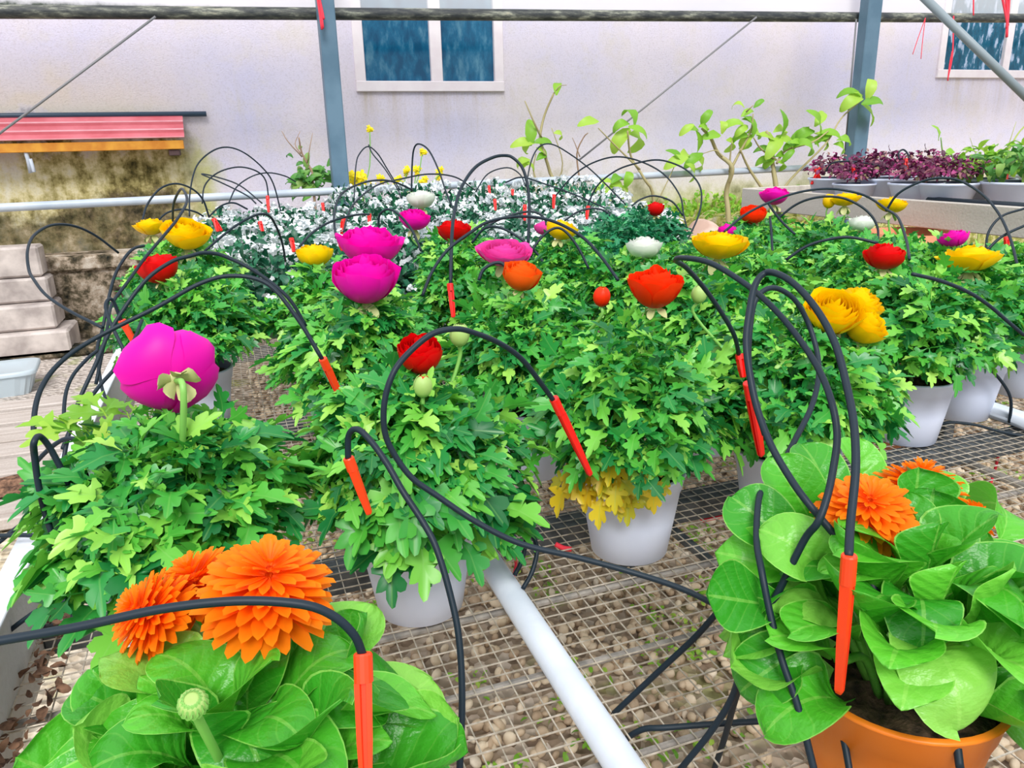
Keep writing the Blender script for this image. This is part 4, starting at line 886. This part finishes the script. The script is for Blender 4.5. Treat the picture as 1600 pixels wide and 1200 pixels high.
drip('black drip tube hanging left of the orange pot down to the mesh', None, [([(1162, 1025), (1145, 1088), (1110, 1144), (1068, 1196), (1040, 1230)], (.62, .70))])
drip('short black drip tube emerging under the calendula leaves to the white pipe', None, [([(1150, 925), (1120, 958), (1085, 997), (1040, 1039), (1007, 1070), (958, 1116)], (.70, .78))])
drip('black drip tube lying on the mesh between white pipe and orange pot', None, [([(975, 1162), (983, 1151), (1007, 1139), (1040, 1137), (1134, 1130), (1197, 1126), (1243, 1116)], (.76, .72))])
drip('black drip tube bending down behind the front white pot', None, [([(782, 704), (797, 725), (815, 753), (825, 802), (818, 867), (804, 899)], (1.0, .96, .94))])
drip('short curled black drip tube beside the far end of the white pipe', None, [([(815, 820), (829, 832), (839, 857), (832, 892), (817, 920)], (.98, .94))])
drip('orange drip stake left of the nodding magenta bloom', (190, 500, 1.28, 216, 546, 1.3), [([(240, 560), (215, 580), (180, 520), (165, 480), (175, 468), (190, 502)], (1.2, 1.28))], sr=.0065)
LT = [('upper black tube curving over the red bloom at the left', [(90, 845), (94, 800), (100, 715), (119, 638), (150, 568), (175, 512), (224, 442), (266, 410), (297, 400), (320, 395), (350, 400), (400, 425), (450, 465), (478, 510)], (.95, 1.1, 1.2)),
      ('black tube rising steeply past the red bloom to a hairpin over the yellow bloom', [(150, 600), (167, 515), (175, 475), (200, 440), (225, 405), (250, 375), (275, 345), (292, 315), (286, 296), (279, 300), (271, 320), (270, 345)], (1.25, 1.5, 1.9)),
      ('large black tube loop reaching out over the stone blocks at the left', [(185, 395), (149, 368), (115, 353), (80, 352), (53, 368), (43, 392), (45, 421), (53, 437), (72, 461), (107, 485), (160, 512)], (1.8, 1.5, 1.3)),
      ('thin black tube running beside the bench board at the left', [(101, 673), (100, 640), (104, 610), (115, 585), (136, 561), (152, 548)], (1.15, 1.25)),
      ('black tube arching between the left leaves and the tangled bundle', [(225, 384), (210, 388), (197, 400), (181, 427), (171, 461), (160, 515), (152, 547), (158, 600), (166, 625)], (1.5, 1.3)),
      ('black tube crossing the bundle down towards the bench board', [(98, 700), (112, 668), (150, 610), (180, 575), (205, 540), (222, 500)], (1.05, 1.3)),
      ('black tube leaving the frame low at the left edge', [(-30, 868), (0, 846), (30, 822), (68, 801), (90, 797)], (.95, .98)),
      ('straight black tube at the left edge above the board', [(-30, 837), (0, 837), (30, 836), (60, 837)], (.95, .95)),
      ('black tube curving across the board edge by the left front leaves', [(36, 787), (45, 745), (63, 715), (98, 687), (128, 687)], (1.02, .98)),
      ('black tube lying along the mesh by the lower left corner', [(-20, 1006), (0, 997), (35, 970), (70, 948), (110, 937), (140, 940), (170, 948)], (.83, .86)),
      ('black tube arching over the left yellow blooms', [(222, 347), (230, 320), (250, 295), (275, 287), (300, 295), (317, 312), (327, 340)], (2.4, 2.6)),
      ('tallest thin black arc at the left in front of the stained wall', [(296, 338), (297, 300), (307, 260), (330, 237), (355, 230), (382, 239), (410, 262), (427, 287), (440, 335)], (3.0, 3.4)),
      ('thin black arc just inside the tallest left one', [(316, 318), (320, 290), (340, 270), (372, 261), (400, 267), (415, 282), (420, 312)], (3.2, 3.4)),
      ('thin black pointed tube sloping right before the wall', [(410, 318), (375, 290), (340, 277), (315, 272), (345, 285), (385, 305), (400, 318)], (3.4, 3.3)),
      ('thin black arc rising left of the dark green weed', [(357, 318), (370, 292), (395, 275), (420, 270), (445, 275), (462, 284)], (3.5, 3.9)),
      ('thin low black arc behind the left yellow blooms', [(246, 345), (262, 332), (285, 327), (305, 331), (318, 338)], (2.5, 2.6)),
      ('black tube sloping up over the white flowers to a bend, left of centre', [(320, 392), (365, 355), (400, 336), (420, 337), (432, 355), (441, 380), (446, 408)], (1.7, 2.0)),
      ('small thin arc over the left end of the white flowers', [(327, 338), (345, 322), (365, 317), (387, 327)], (2.7, 2.8)),
      ('wide black arc from the magenta pair up to the white bloom', [(525, 372), (522, 335), (532, 305), (555, 290), (585, 282), (615, 284), (645, 297)], (2.0, 2.6)),
      ('wide thin arc passing over the yellow weed flowers', [(537, 362), (547, 327), (570, 302), (595, 287), (625, 280), (670, 272), (712, 277), (742, 297)], (2.4, 3.4)),
      ('thin hairpin tube with a pointed top left of centre', [(553, 318), (556, 260), (562, 240), (575, 229), (590, 240), (605, 264), (625, 297)], (3.6, 3.8)),
      ('second thin strand of the pointed hairpin', [(576, 226), (582, 240), (600, 262), (618, 290), (628, 310)], (3.7, 3.7)),
      ('narrow tall arc over the round white bloom', [(643, 300), (644, 257), (647, 232), (655, 225), (670, 235), (685, 265), (697, 300), (710, 330)], (2.9, 2.7)),
      ('low arc crossing from the magenta pair over the white flowers', [(468, 385), (490, 362), (520, 345), (555, 336), (577, 335)], (1.9, 2.2)),
      ('small dark hoop behind the magenta pair', [(592, 370), (592, 340), (600, 329), (612, 328), (628, 340), (645, 362), (658, 392)], (1.9, 1.8)),
      ('black arc from the red stake over the wide pink bloom', [(660, 462), (675, 425), (700, 390), (737, 362), (762, 347), (800, 339), (840, 340), (875, 350), (912, 372), (940, 402), (966, 438)], (1.35, 1.45, 1.3)),
      ('small arc crossing in front of the yellow bloom at the centre', [(818, 415), (832, 390), (850, 367), (870, 356), (887, 365), (905, 390), (920, 420)], (1.6, 1.6)),
      ('low arc behind the wide pink bloom', [(737, 380), (757, 357), (782, 356), (812, 372), (840, 397), (848, 410)], (1.65, 1.6)),
      ('tiny hoop in front of the wide pink bloom', [(748, 438), (755, 422), (770, 412), (783, 411), (793, 420)], (1.25, 1.25)),
      ('arc with a long straight right side, centre back', [(822, 290), (830, 252), (842, 230), (860, 225), (885, 237), (925, 267), (978, 320)], (3.3, 3.4)),
      ('wide arc crossing the thin brace cable', [(868, 306), (895, 275), (925, 255), (962, 245), (1000, 252), (1037, 272), (1062, 305), (1068, 335), (1074, 360)], (3.2, 2.9)),
      ('wide arc ending left of the pink rock', [(915, 330), (932, 292), (962, 267), (995, 255), (1030, 250), (1065, 261), (1087, 280), (1096, 302), (1092, 335), (1073, 378)], (3.0, 2.7)),
      ('low arc over the small closed red bloom', [(987, 322), (1000, 312), (1022, 306), (1050, 315), (1067, 337)], (2.7, 2.7)),
      ('thin arc over the middle of the white flowers', [(743, 300), (762, 272), (792, 262), (812, 272), (822, 292)], (3.6, 3.6)),
      ('long thin arc reaching down right over the white flowers', [(790, 285), (815, 277), (850, 287), (900, 305), (945, 325)], (3.3, 3.1)),
      ('small arc just right of the tall central loop', [(882, 345), (905, 330), (932, 326), (952, 335), (958, 358)], (2.5, 2.5)),
      ('flat arc with its right leg over the small pink bloom', [(757, 357), (780, 343), (815, 332), (838, 332), (851, 342), (854, 352)], (2.1, 2.1)),
      ('wide arc over the round magenta bloom and the yellow pair', [(1132, 362), (1162, 337), (1200, 317), (1250, 300), (1300, 295), (1350, 305), (1385, 327), (1403, 340), (1416, 375), (1421, 405)], (1.7, 1.9, 1.5)),
      ('inner arc under the wide one at the right', [(1215, 342), (1240, 322), (1265, 311), (1295, 307), (1325, 312), (1355, 330), (1371, 355), (1371, 386)], (1.9, 1.8)),
      ('short tube sloping down from the round magenta bloom', [(1200, 317), (1210, 332), (1225, 350), (1242, 366)], (1.85, 1.8)),
      ('tube hanging straight down beside the orange-red bloom', [(1203, 340), (1205, 360), (1207, 395)], (1.8, 1.75)),
      ('low arc before the round white bloom at the right', [(1228, 406), (1260, 385), (1295, 374), (1330, 371), (1372, 380)], (1.5, 1.45)),
      ('wide arc over the right end of the grey board', [(1384, 330), (1403, 303), (1436, 285), (1469, 278), (1501, 283), (1534, 303), (1560, 333), (1578, 371), (1590, 416)], (1.9, 1.8, 1.5)),
      ('short tube rising out of frame at the right edge', [(1541, 392), (1565, 370), (1600, 353), (1625, 345)], (1.6, 1.6)),
      ('thin arc against the grey board at the right edge', [(1540, 392), (1545, 362), (1565, 338), (1600, 326)], (2.0, 2.0)),
      ('tube draped over the leaves down to the right edge', [(1425, 428), (1470, 439), (1512, 456), (1545, 477), (1572, 500), (1600, 524)], (1.15, 1.2)),
      ('tube curling down beside the second pale pot from the right', [(1530, 566), (1545, 576), (1560, 590), (1575, 612), (1580, 632), (1577, 660)], (1.42, 1.5)),
      ('pair of tubes lying on the mesh before the right-hand pots', [(1460, 672), (1466, 665), (1485, 660), (1525, 664), (1562, 674), (1610, 684)], (1.50, 1.46)),
      ('straight tube crossing the mesh at the right edge', [(1480, 703), (1497, 697), (1550, 678), (1610, 658)], (1.42, 1.52)),
      ('thin wire hoop standing on the raised bench', [(1408, 258), (1404, 240), (1412, 234), (1420, 245), (1416, 262)], (2.8, 2.8)),
      ('thin low arc over the purple plants', [(1290, 268), (1300, 255), (1325, 252), (1360, 256), (1390, 264)], (3.0, 2.9))]
for lab, pts, ts in LT:
    tm = float(np.mean(ts)); drip(lab, None, [(pts, ts)], r=.0029 if tm < 2 else .0032)
drip('red drip stake below the tall central loop of black tube', (703, 443, 1.5, 708, 496, 1.5), [([(704, 446), (706, 370), (710, 332), (720, 295), (742, 262), (770, 246), (790, 243), (802, 247), (816, 262), (824, 288), (827, 325), (825, 384)], (1.5, 1.75, 1.75))], r=.0036, sr=.0065, m='stakered')
BS = [(418, 306, 420, 324, 3.3, 'red drip stake at the far left of the white flowers'), (335, 342, 340, 362, 2.6, 'red drip stake beside the big yellow bloom, leaning left'), (333, 342, 346, 353, 2.62, 'red drip stake beside the big yellow bloom, leaning right'), (406, 346, 411, 360, 2.7, 'red drip stake amid the leftmost white flowers'),
      (504, 317, 506, 328, 3.6, 'small red drip stake below the left steel post'), (537, 341, 534, 358, 2.6, 'red drip stake left of the small black hoop'), (528, 370, 535, 384, 2.2, 'red drip stake left of the upper magenta bloom'), (577, 334, 578, 348, 2.8, 'red drip stake above the upper magenta bloom'),
      (455, 372, 459, 386, 2.3, 'red drip stake left of the small yellow bloom'), (866, 304, 865, 318, 3.2, 'deep red drip stake right of the tall central loop'), (820, 320, 820, 337, 2.9, 'red drip stake inside the tall central loop'), (773, 311, 774, 321, 3.4, 'small red drip stake high in the middle of the white flowers'),
      (919, 322, 917, 335, 2.9, 'dull red drip stake at the right part of the white flowers'), (764, 290, 765, 298, 3.9, 'tiny dark red drip stake at the back of the white flowers'), (801, 296, 801, 303, 3.9, 'tiny red drip stake beside the dark green plant at the back'),
      (1282, 262, 1268, 288, 3.12, 'red drip stake of the crossed pair, leaning to the left at its foot'), (1274, 264, 1284, 286, 3.12, 'red drip stake of the crossed pair, leaning to the right at its foot'), (1332, 260, 1338, 280, 2.9, 'pale red drip stake amid the purple plants'), (1415, 248, 1416, 272, 2.8, 'red drip stake under the thin wire hoop'),
      (1572, 272, 1570, 312, 2.75, 'long red drip stake at the right end of the raised bench'), (1572, 370, 1574, 394, 1.9, 'red drip stake below the grey board at the right'), (1440, 272, 1441, 284, 2.8, 'short red drip stake beside the pale planter')]
for x0, y0, x1, y1, t, lab in BS: drip(lab, (x0, y0, t, x1, y1+ (0 if abs(y1-y0) > 18 else 8), t), sr=.0075 if t > 2.2 else .006, m='stakered')
# red strings tied to the frame
def strings(label, strands, t, r=.0035):
    mb = MB()
    for s in strands: tube(mb, spline([D(x, y, t) for x, y in s], 4), r, 5)
    tag(mb.build('red_string', M['redstring']), label, 'string')
strings('red string bundle tied to the left steel post', [[(493, -20), (498, 10), (503, 46)], [(497, -20), (501, 12), (505, 44)], [(495, -20), (503, 15), (506, 30)]], 4.05, .006)
strings('thin forked red string hanging from the top pipe at the right', [[(1446, 28), (1436, 55), (1426, 85)], [(1446, 28), (1442, 60), (1439, 92)]], 5.5, .0028)
strings('red string hanging over the left pane of the right window', [[(1490, 25), (1489, 72), (1487, 95), (1482, 118)], [(1488, 80), (1484, 100), (1481, 126)]], 5.55, .005)
strings('red string hanging down from the top over the right window', [[(1570, -20), (1574, 20), (1573, 58)], [(1578, -20), (1575, 25), (1573, 45)], [(1566, -5), (1572, 25), (1575, 40)]], 3.6, .006)
strings('short red thread at the top edge left of the diagonal pipe end', [[(1521, -20), (1521, 5), (1521, 24)]], 4.4, .004)
strings('red string on the mesh beside the first white pot', [[(803, 862), (806, 880), (802, 902)]], 1.0, .002)
strings('red strap pieces lying under the mesh by the centre pot', [[(868, 850), (880, 856), (893, 858)]], 1.1, .004)
strings('red dotted string hanging under the mesh at the right', [[(1561, 708), (1553, 740), (1541, 775)]], 1.6, .003)
for x, y, t, lab in ((1132, 764, 1.35, 'faded red plastic scrap under the dark bar, upper'), (1108, 806, 1.3, 'faded red plastic scrap under the dark bar, lower')):
    p = D(x, y, t); mb = MB(); bbox(mb, p[0]-.02, p[0]+.02, p[1]-.012, p[1]+.012, p[2]-.003, p[2]+.003, .001); tag(mb.build('plastic_scrap', M['redstring'], smooth=False), lab, 'plastic scrap')
# ------------------------------------------------------------------ shrubs and weeds against the wall
def shrub(name, label, cat, stems, leaves, Y, stem_m='woodstem', leaf_m='leaflime', tpl=EL, seed=0, ground=0.):
    """stems: (radius px, points px);  leaves: (x, y, size m, dir x, dir z)"""
    root = A(*stems[0][1][0], Y); rt = empty(name, (root[0], Y, root[2]), label, cat); O = np.array([root[0], Y, root[2]]); rr = np.random.RandomState(seed)
    mb = MB(); 
    for r0, pts in stems:
        P = np.array([A(x, y, Y)+np.array([0, rr.uniform(-.05, .05)*(k > 0), 0]) for k, (x, y) in enumerate(pts)])-O
        if r0 is stems[0][0] and P[0][2] < .05: P = np.vstack([[P[0][0]+.02, 0, ground-O[2]], P])
        S = spline(P, 4); tube(mb, S, np.linspace(r0, r0*.45, len(S)), 6)
    mb.build('stem', M[stem_m], rt)
    mb = MB()
    for (x, y, sz, dx, dz) in leaves:
        d = np.array([dx, rr.uniform(-.5, .1), dz], float); n_ = np.array([rr.uniform(-.3, .3)-dz*dx*.5, -.75, .7])
        inst(mb, tpl[rr.randint(len(tpl))], frames(d[None], n_[None]), (A(x, y, Y)-O)[None]+rr.uniform(-.03, .03, (1, 3)), sz)
    if leaves: mb.build('foliage', M[leaf_m], rt)
    return rt
def fan(x, y, sz, n, seed, spread=1.): 
    r = np.random.RandomState(seed); return [(x+r.uniform(-4, 4), y+r.uniform(-4, 4), sz*r.uniform(.7, 1.1), math.cos(a)*spread, math.sin(a)*.6+r.uniform(-.4, .3)) for a in np.linspace(-.3, math.pi+.3, n)]
shrub('leafy_shrub', 'bright green leafy shrub with big drooping leaves before the right post', 'shrub',
      [(.022, [(1215, 330), (1213, 290), (1214, 255), (1210, 225), (1200, 205)]), (.010, [(1214, 255), (1235, 235), (1262, 222), (1290, 205)]), (.009, [(1200, 330), (1240, 280), (1285, 225), (1320, 185), (1352, 158)]), (.008, [(1213, 250), (1190, 232), (1170, 215)]), (.006, [(1166, 175), (1170, 165)])],
      fan(1175, 210, .20, 5, 1)+fan(1215, 215, .20, 5, 2)+fan(1275, 205, .23, 6, 3)+fan(1245, 225, .16, 5, 4)+fan(1215, 250, .15, 6, 5)+fan(1350, 157, .20, 5, 6)+fan(1300, 222, .16, 4, 7)+fan(1160, 190, .16, 4, 11)+[(1168, 168, .09, .5, .6), (1160, 170, .10, -.4, .5)], 4.45, seed=4)
shrub('woody_shrub', 'pale branching shrub left of the big-leaved one', 'shrub',
      [(.020, [(1138, 345), (1140, 300), (1140, 262), (1128, 240), (1110, 215), (1098, 200)]), (.010, [(1140, 268), (1155, 240), (1170, 205), (1172, 178)]), (.008, [(1140, 285), (1144, 250), (1143, 220)]), (.012, [(1195, 300), (1175, 262), (1153, 233)]), (.006, [(1128, 245), (1115, 235), (1100, 240)])],
      fan(1092, 198, .14, 5, 8)+fan(1070, 250, .18, 4, 9)+fan(1130, 218, .15, 3, 10)+fan(1095, 235, .16, 3, 14), 4.45, seed=5)
shrub('young_sapling', 'slim stem with a leafy tip at centre right of the window', 'sapling',
      [(.012, [(1022, 320), (1005, 280), (990, 245), (975, 205)]), (.007, [(1000, 265), (965, 230), (935, 200)]), (.005, [(1025, 320), (1040, 285), (1060, 250)])],
      fan(985, 200, .20, 5, 12)+[(932, 198, .15, -1, .1)]+fan(955, 285, .14, 4, 13)+fan(972, 290, .14, 3, 16), 4.46, seed=6)
shrub('twiggy_sapling', 'tall twisting twig with few leaves right of the window', 'sapling',
      [(.014, [(868, 305), (862, 270), (850, 240), (846, 215), (855, 180), (866, 145)]), (.008, [(846, 215), (830, 190), (818, 158)]), (.008, [(842, 295), (835, 265), (840, 240)]), (.006, [(866, 300), (875, 255), (860, 200)]), (.004, [(866, 145), (872, 135), (885, 133)])],
      [(862, 150, .13, .1, .8)]+fan(835, 228, .17, 5, 15)+fan(828, 252, .12, 4, 17)+[(868, 215, .1, 1, .2)], 4.95, seed=7)
shrub('bare_twig', 'thin bare twig standing between the two green saplings', 'twig', [(.008, [(912, 320), (910, 280), (905, 240), (912, 215), (916, 208)]), (.004, [(906, 245), (898, 225), (893, 215)])], fan(905, 325, .10, 5, 18), 5.0, 'drystem', seed=8)
shrub('wild_weed', 'dark green weed with dry twig tops left of the left steel post', 'weed',
      [(.010, [(490, 300), (488, 270), (472, 240), (466, 215)]), (.004, [(472, 245), (450, 222), (440, 205)]), (.004, [(480, 255), (483, 230), (488, 208)]), (.004, [(470, 240), (462, 225), (470, 205)])],
      [(x, y, s_, dx, dz) for (x, y, s_, dx, dz) in sum([fan(478+dx_, 285+dy_, .10, 7, 30+i_) for i_, (dx_, dy_) in enumerate(((0, 0), (12, 8), (-10, 10), (8, -12), (-4, -18), (24, -4), (30, -16), (4, 14), (-8, -2)))], [])]+[(456, 242, .06, -.4, .6), (463, 236, .05, .3, .7)], 5.0, 'drystem', 'leafweed', EL, seed=9)
def weed_flowers(label, spots, base, Y, seed):
    root = A(*base, Y); rt = empty('yellow_weed', tuple(root), label, 'weed'); O = root; st = MB(); fl = MB(); rr = np.random.RandomState(seed)
    for x, y, s in spots:
        P = A(x, y, Y)-O; tube(st, spline([(0, 0, -root[2]), (0, 0, 0), P*.5+np.array([rr.uniform(-.03, .03), 0, .02]), P], 4), .0035, 5)
        for k in range(7): 
            n = 5; az = np.arange(n)*1.257; inst(fl, SL[0], frames(np.stack([np.cos(az), .2+0*az, np.sin(az)], 1), np.array([[0, -1., .4]]*n)), np.tile(P+rr.normal(0, s*.35, 3), (n, 1)), s*.7)
    st.build('stem', M['stem'], rt); fl.build('blossoms', M['weedyellow'], rt)
weed_flowers('cluster of yellow weed flowers beside the left steel post', [(556, 280, .055), (578, 202, .022), (548, 276, .03), (566, 288, .04), (582, 293, .03)], (568, 325), 4.75, 1)
weed_flowers('sparse tall yellow weed flowers under the window', [(597, 278, .03), (636, 266, .028), (652, 265, .028), (660, 238, .025), (624, 280, .03), (663, 283, .032), (689, 270, .032), (622, 291, .025)], (640, 330), 4.75, 2)
shrub('lime_sprout', 'pale lime sprout with one round tip at the right by the window', 'sprout', [(.009, [(1490, 262), (1478, 240), (1466, 215)])], [(1466, 216, .12, -.2, .9), (1478, 240, .09, .5, .6)], 4.2, 'stem', 'leaflime', SL, seed=3)
shrub('bare_sprig', 'pale leaning sprig with thin bare twigs at the right edge', 'twig', [(.010, [(1545, 262), (1570, 235), (1600, 205), (1640, 170)]), (.004, [(1575, 230), (1582, 205), (1590, 190)]), (.003, [(1535, 262), (1525, 235), (1520, 215)]), (.003, [(1560, 262), (1552, 240), (1530, 225)])], [(1552, 250, .06, .5, .6)], 4.2, 'straw', 'leaflime', SL, seed=13)
# moss and straw along the plinth
mb = MB(); R3 = np.random.RandomState(77); n = 1500
P = np.stack([R3.uniform(1.9, 5.8, n), R3.uniform(5.08, 5.44, n), R3.uniform(.50, .60, n)], 1); P[:, 2] += np.abs(np.sin(P[:, 0]*3.1))*.13*R3.rand(n)
inst(mb, SL[1], frames(R3.normal(size=(n, 3)), np.array([[0, -.6, .8]])+R3.normal(0, .5, (n, 3))), P, R3.uniform(.03, .07, n))
tag(mb.build('moss', M['leaflime']), 'yellow-green moss and small weeds along the concrete ledge', 'moss', kind='stuff')
mb = MB(); n = 700; bl = broad_leaf(.05, .9, .2, .0, 9, 3, 6, .4); az = R3.uniform(0, 6.28, n)
P = np.stack([R3.uniform(2.0, 5.2, n), R3.uniform(4.7, 5.15, n), R3.uniform(.2, .55, n)], 1)
inst(mb, bl, frames(np.stack([np.cos(az), np.sin(az)*.5, R3.uniform(-.4, .9, n)], 1), np.array([[0, -.5, .8]])+R3.normal(0, .4, (n, 3))), P, R3.uniform(.12, .26, n))
tag(mb.build('dry_grass', M['straw']), 'tangled straw-coloured grass in front of the ledge', 'grass', kind='stuff')
mb = MB(); t = ICO[0].copy(); R4 = np.random.RandomState(8)
t = t*(1+R4.normal(0, .05, (42, 1)))
p = A(1100, 338, 4.15); me = MB().add(t*np.array([.20, .18, p[2]*.56])+np.array([p[0], 4.15, p[2]*.46]), ICO[1]).mesh('rock', M['rock']); o = link('rock', me); tag(o, 'rough pinkish rock standing beyond the bench right of centre', 'rock')
sb = o.modifiers.new('sub', 'SUBSURF'); sb.levels = 2; sb.render_levels = 2
# terracotta pots below the raised bench board
for i, (px, lab) in enumerate(((1425, 'terracotta pot under the raised bench board, behind the deep red bloom'),)):
    p = A(px, 378, 2.0); mb = MB(); rt_ = .14; z1 = p[2]+.035
    bx = lathe(mb, [(0, 0), (.10, 0), (rt_-.02, z1-.06), (rt_, z1-.055), (rt_+.005, z1), (rt_-.012, z1), (rt_-.02, z1-.03), (0, z1-.03)], 36); o = mb.build('terracotta_pot', M['terracotta']); o.location = (p[0], 2.0, 0); tag(o, lab, 'pot')
# ------------------------------------------------------------------ plants on the raised bench
WP = MB(); lathe(WP, [(0, 0), (.070, 0), (.074, .002), (.098, .075), (.104, .078), (.104, .085), (.096, .085)], 40); lathe(WP, [(.096, .085), (.09, .06), (0, .058)], 40, mi=1); WPM = WP.mesh('pot', [M['potwhite'], M['potinner']])
PF = [dome(330, .12, .085, 500+v, .024, SL, lo=.3, theta=1.35, crown=.01).mesh('foliage', M['leafpurple']) for v in range(3)]
GF = [dome(150, .13, .09, 520+v, .05, EL, lo=.3, theta=1.4, crown=.01).mesh('foliage', M['leaflime' if v == 0 else 'leafweed']) for v in range(2)]
Z2 = .861
def nbplant(px, t, label, fol, s=1., nm='potted_purple_plant'):
    p = D(px, 300, t); rt = empty(nm, (p[0], p[1], Z2), label, 'potted plant', 'plants on the raised bench'); o = link('pot', WPM, rt); o.scale = (s, s, s); f = link('foliage', fol, rt); f.location = (0, 0, .085*s); f.scale = (s, s, s)
nbplant(1300, 3.15, 'purple-leaved plant, leftmost on the raised bench', PF[0], .95)
nbplant(1335, 2.95, 'purple-leaved plant in a pale planter, second on the raised bench', PF[1], .8)
nbplant(1385, 2.95, 'pink-tinged purple plant spilling over the board', PF[2], 1.)
nbplant(1430, 2.75, 'purple and green plant left of the wide pale planter', PF[0], .9)
nbplant(1480, 2.65, 'dark-leaved plant in the wide pale planter on the raised bench', PF[1], .95)
nbplant(1535, 2.75, 'lime green leafy plant on the raised bench by the red stake', GF[0], 1., 'potted_green_plant')
nbplant(1585, 2.55, 'green leafy plant in a pale planter at the right edge', GF[1], 1., 'potted_green_plant')
nbplant(1600, 2.95, 'lime green plant behind the others at the right edge', GF[0], 1.05, 'potted_green_plant')
nbplant(1360, 3.2, 'purple plant at the back of the raised bench', PF[0], 1.)
nbplant(1440, 3.1, 'small dark purple plant behind the pale planter', PF[2], 1.)
rod('black_pipe', (2.27, 1.2, Z2+.02), (2.27, 2.05, Z2+.02), .016, M['tube'], 'black pipe lying on the raised bench at the right edge', 'pipe', 12)
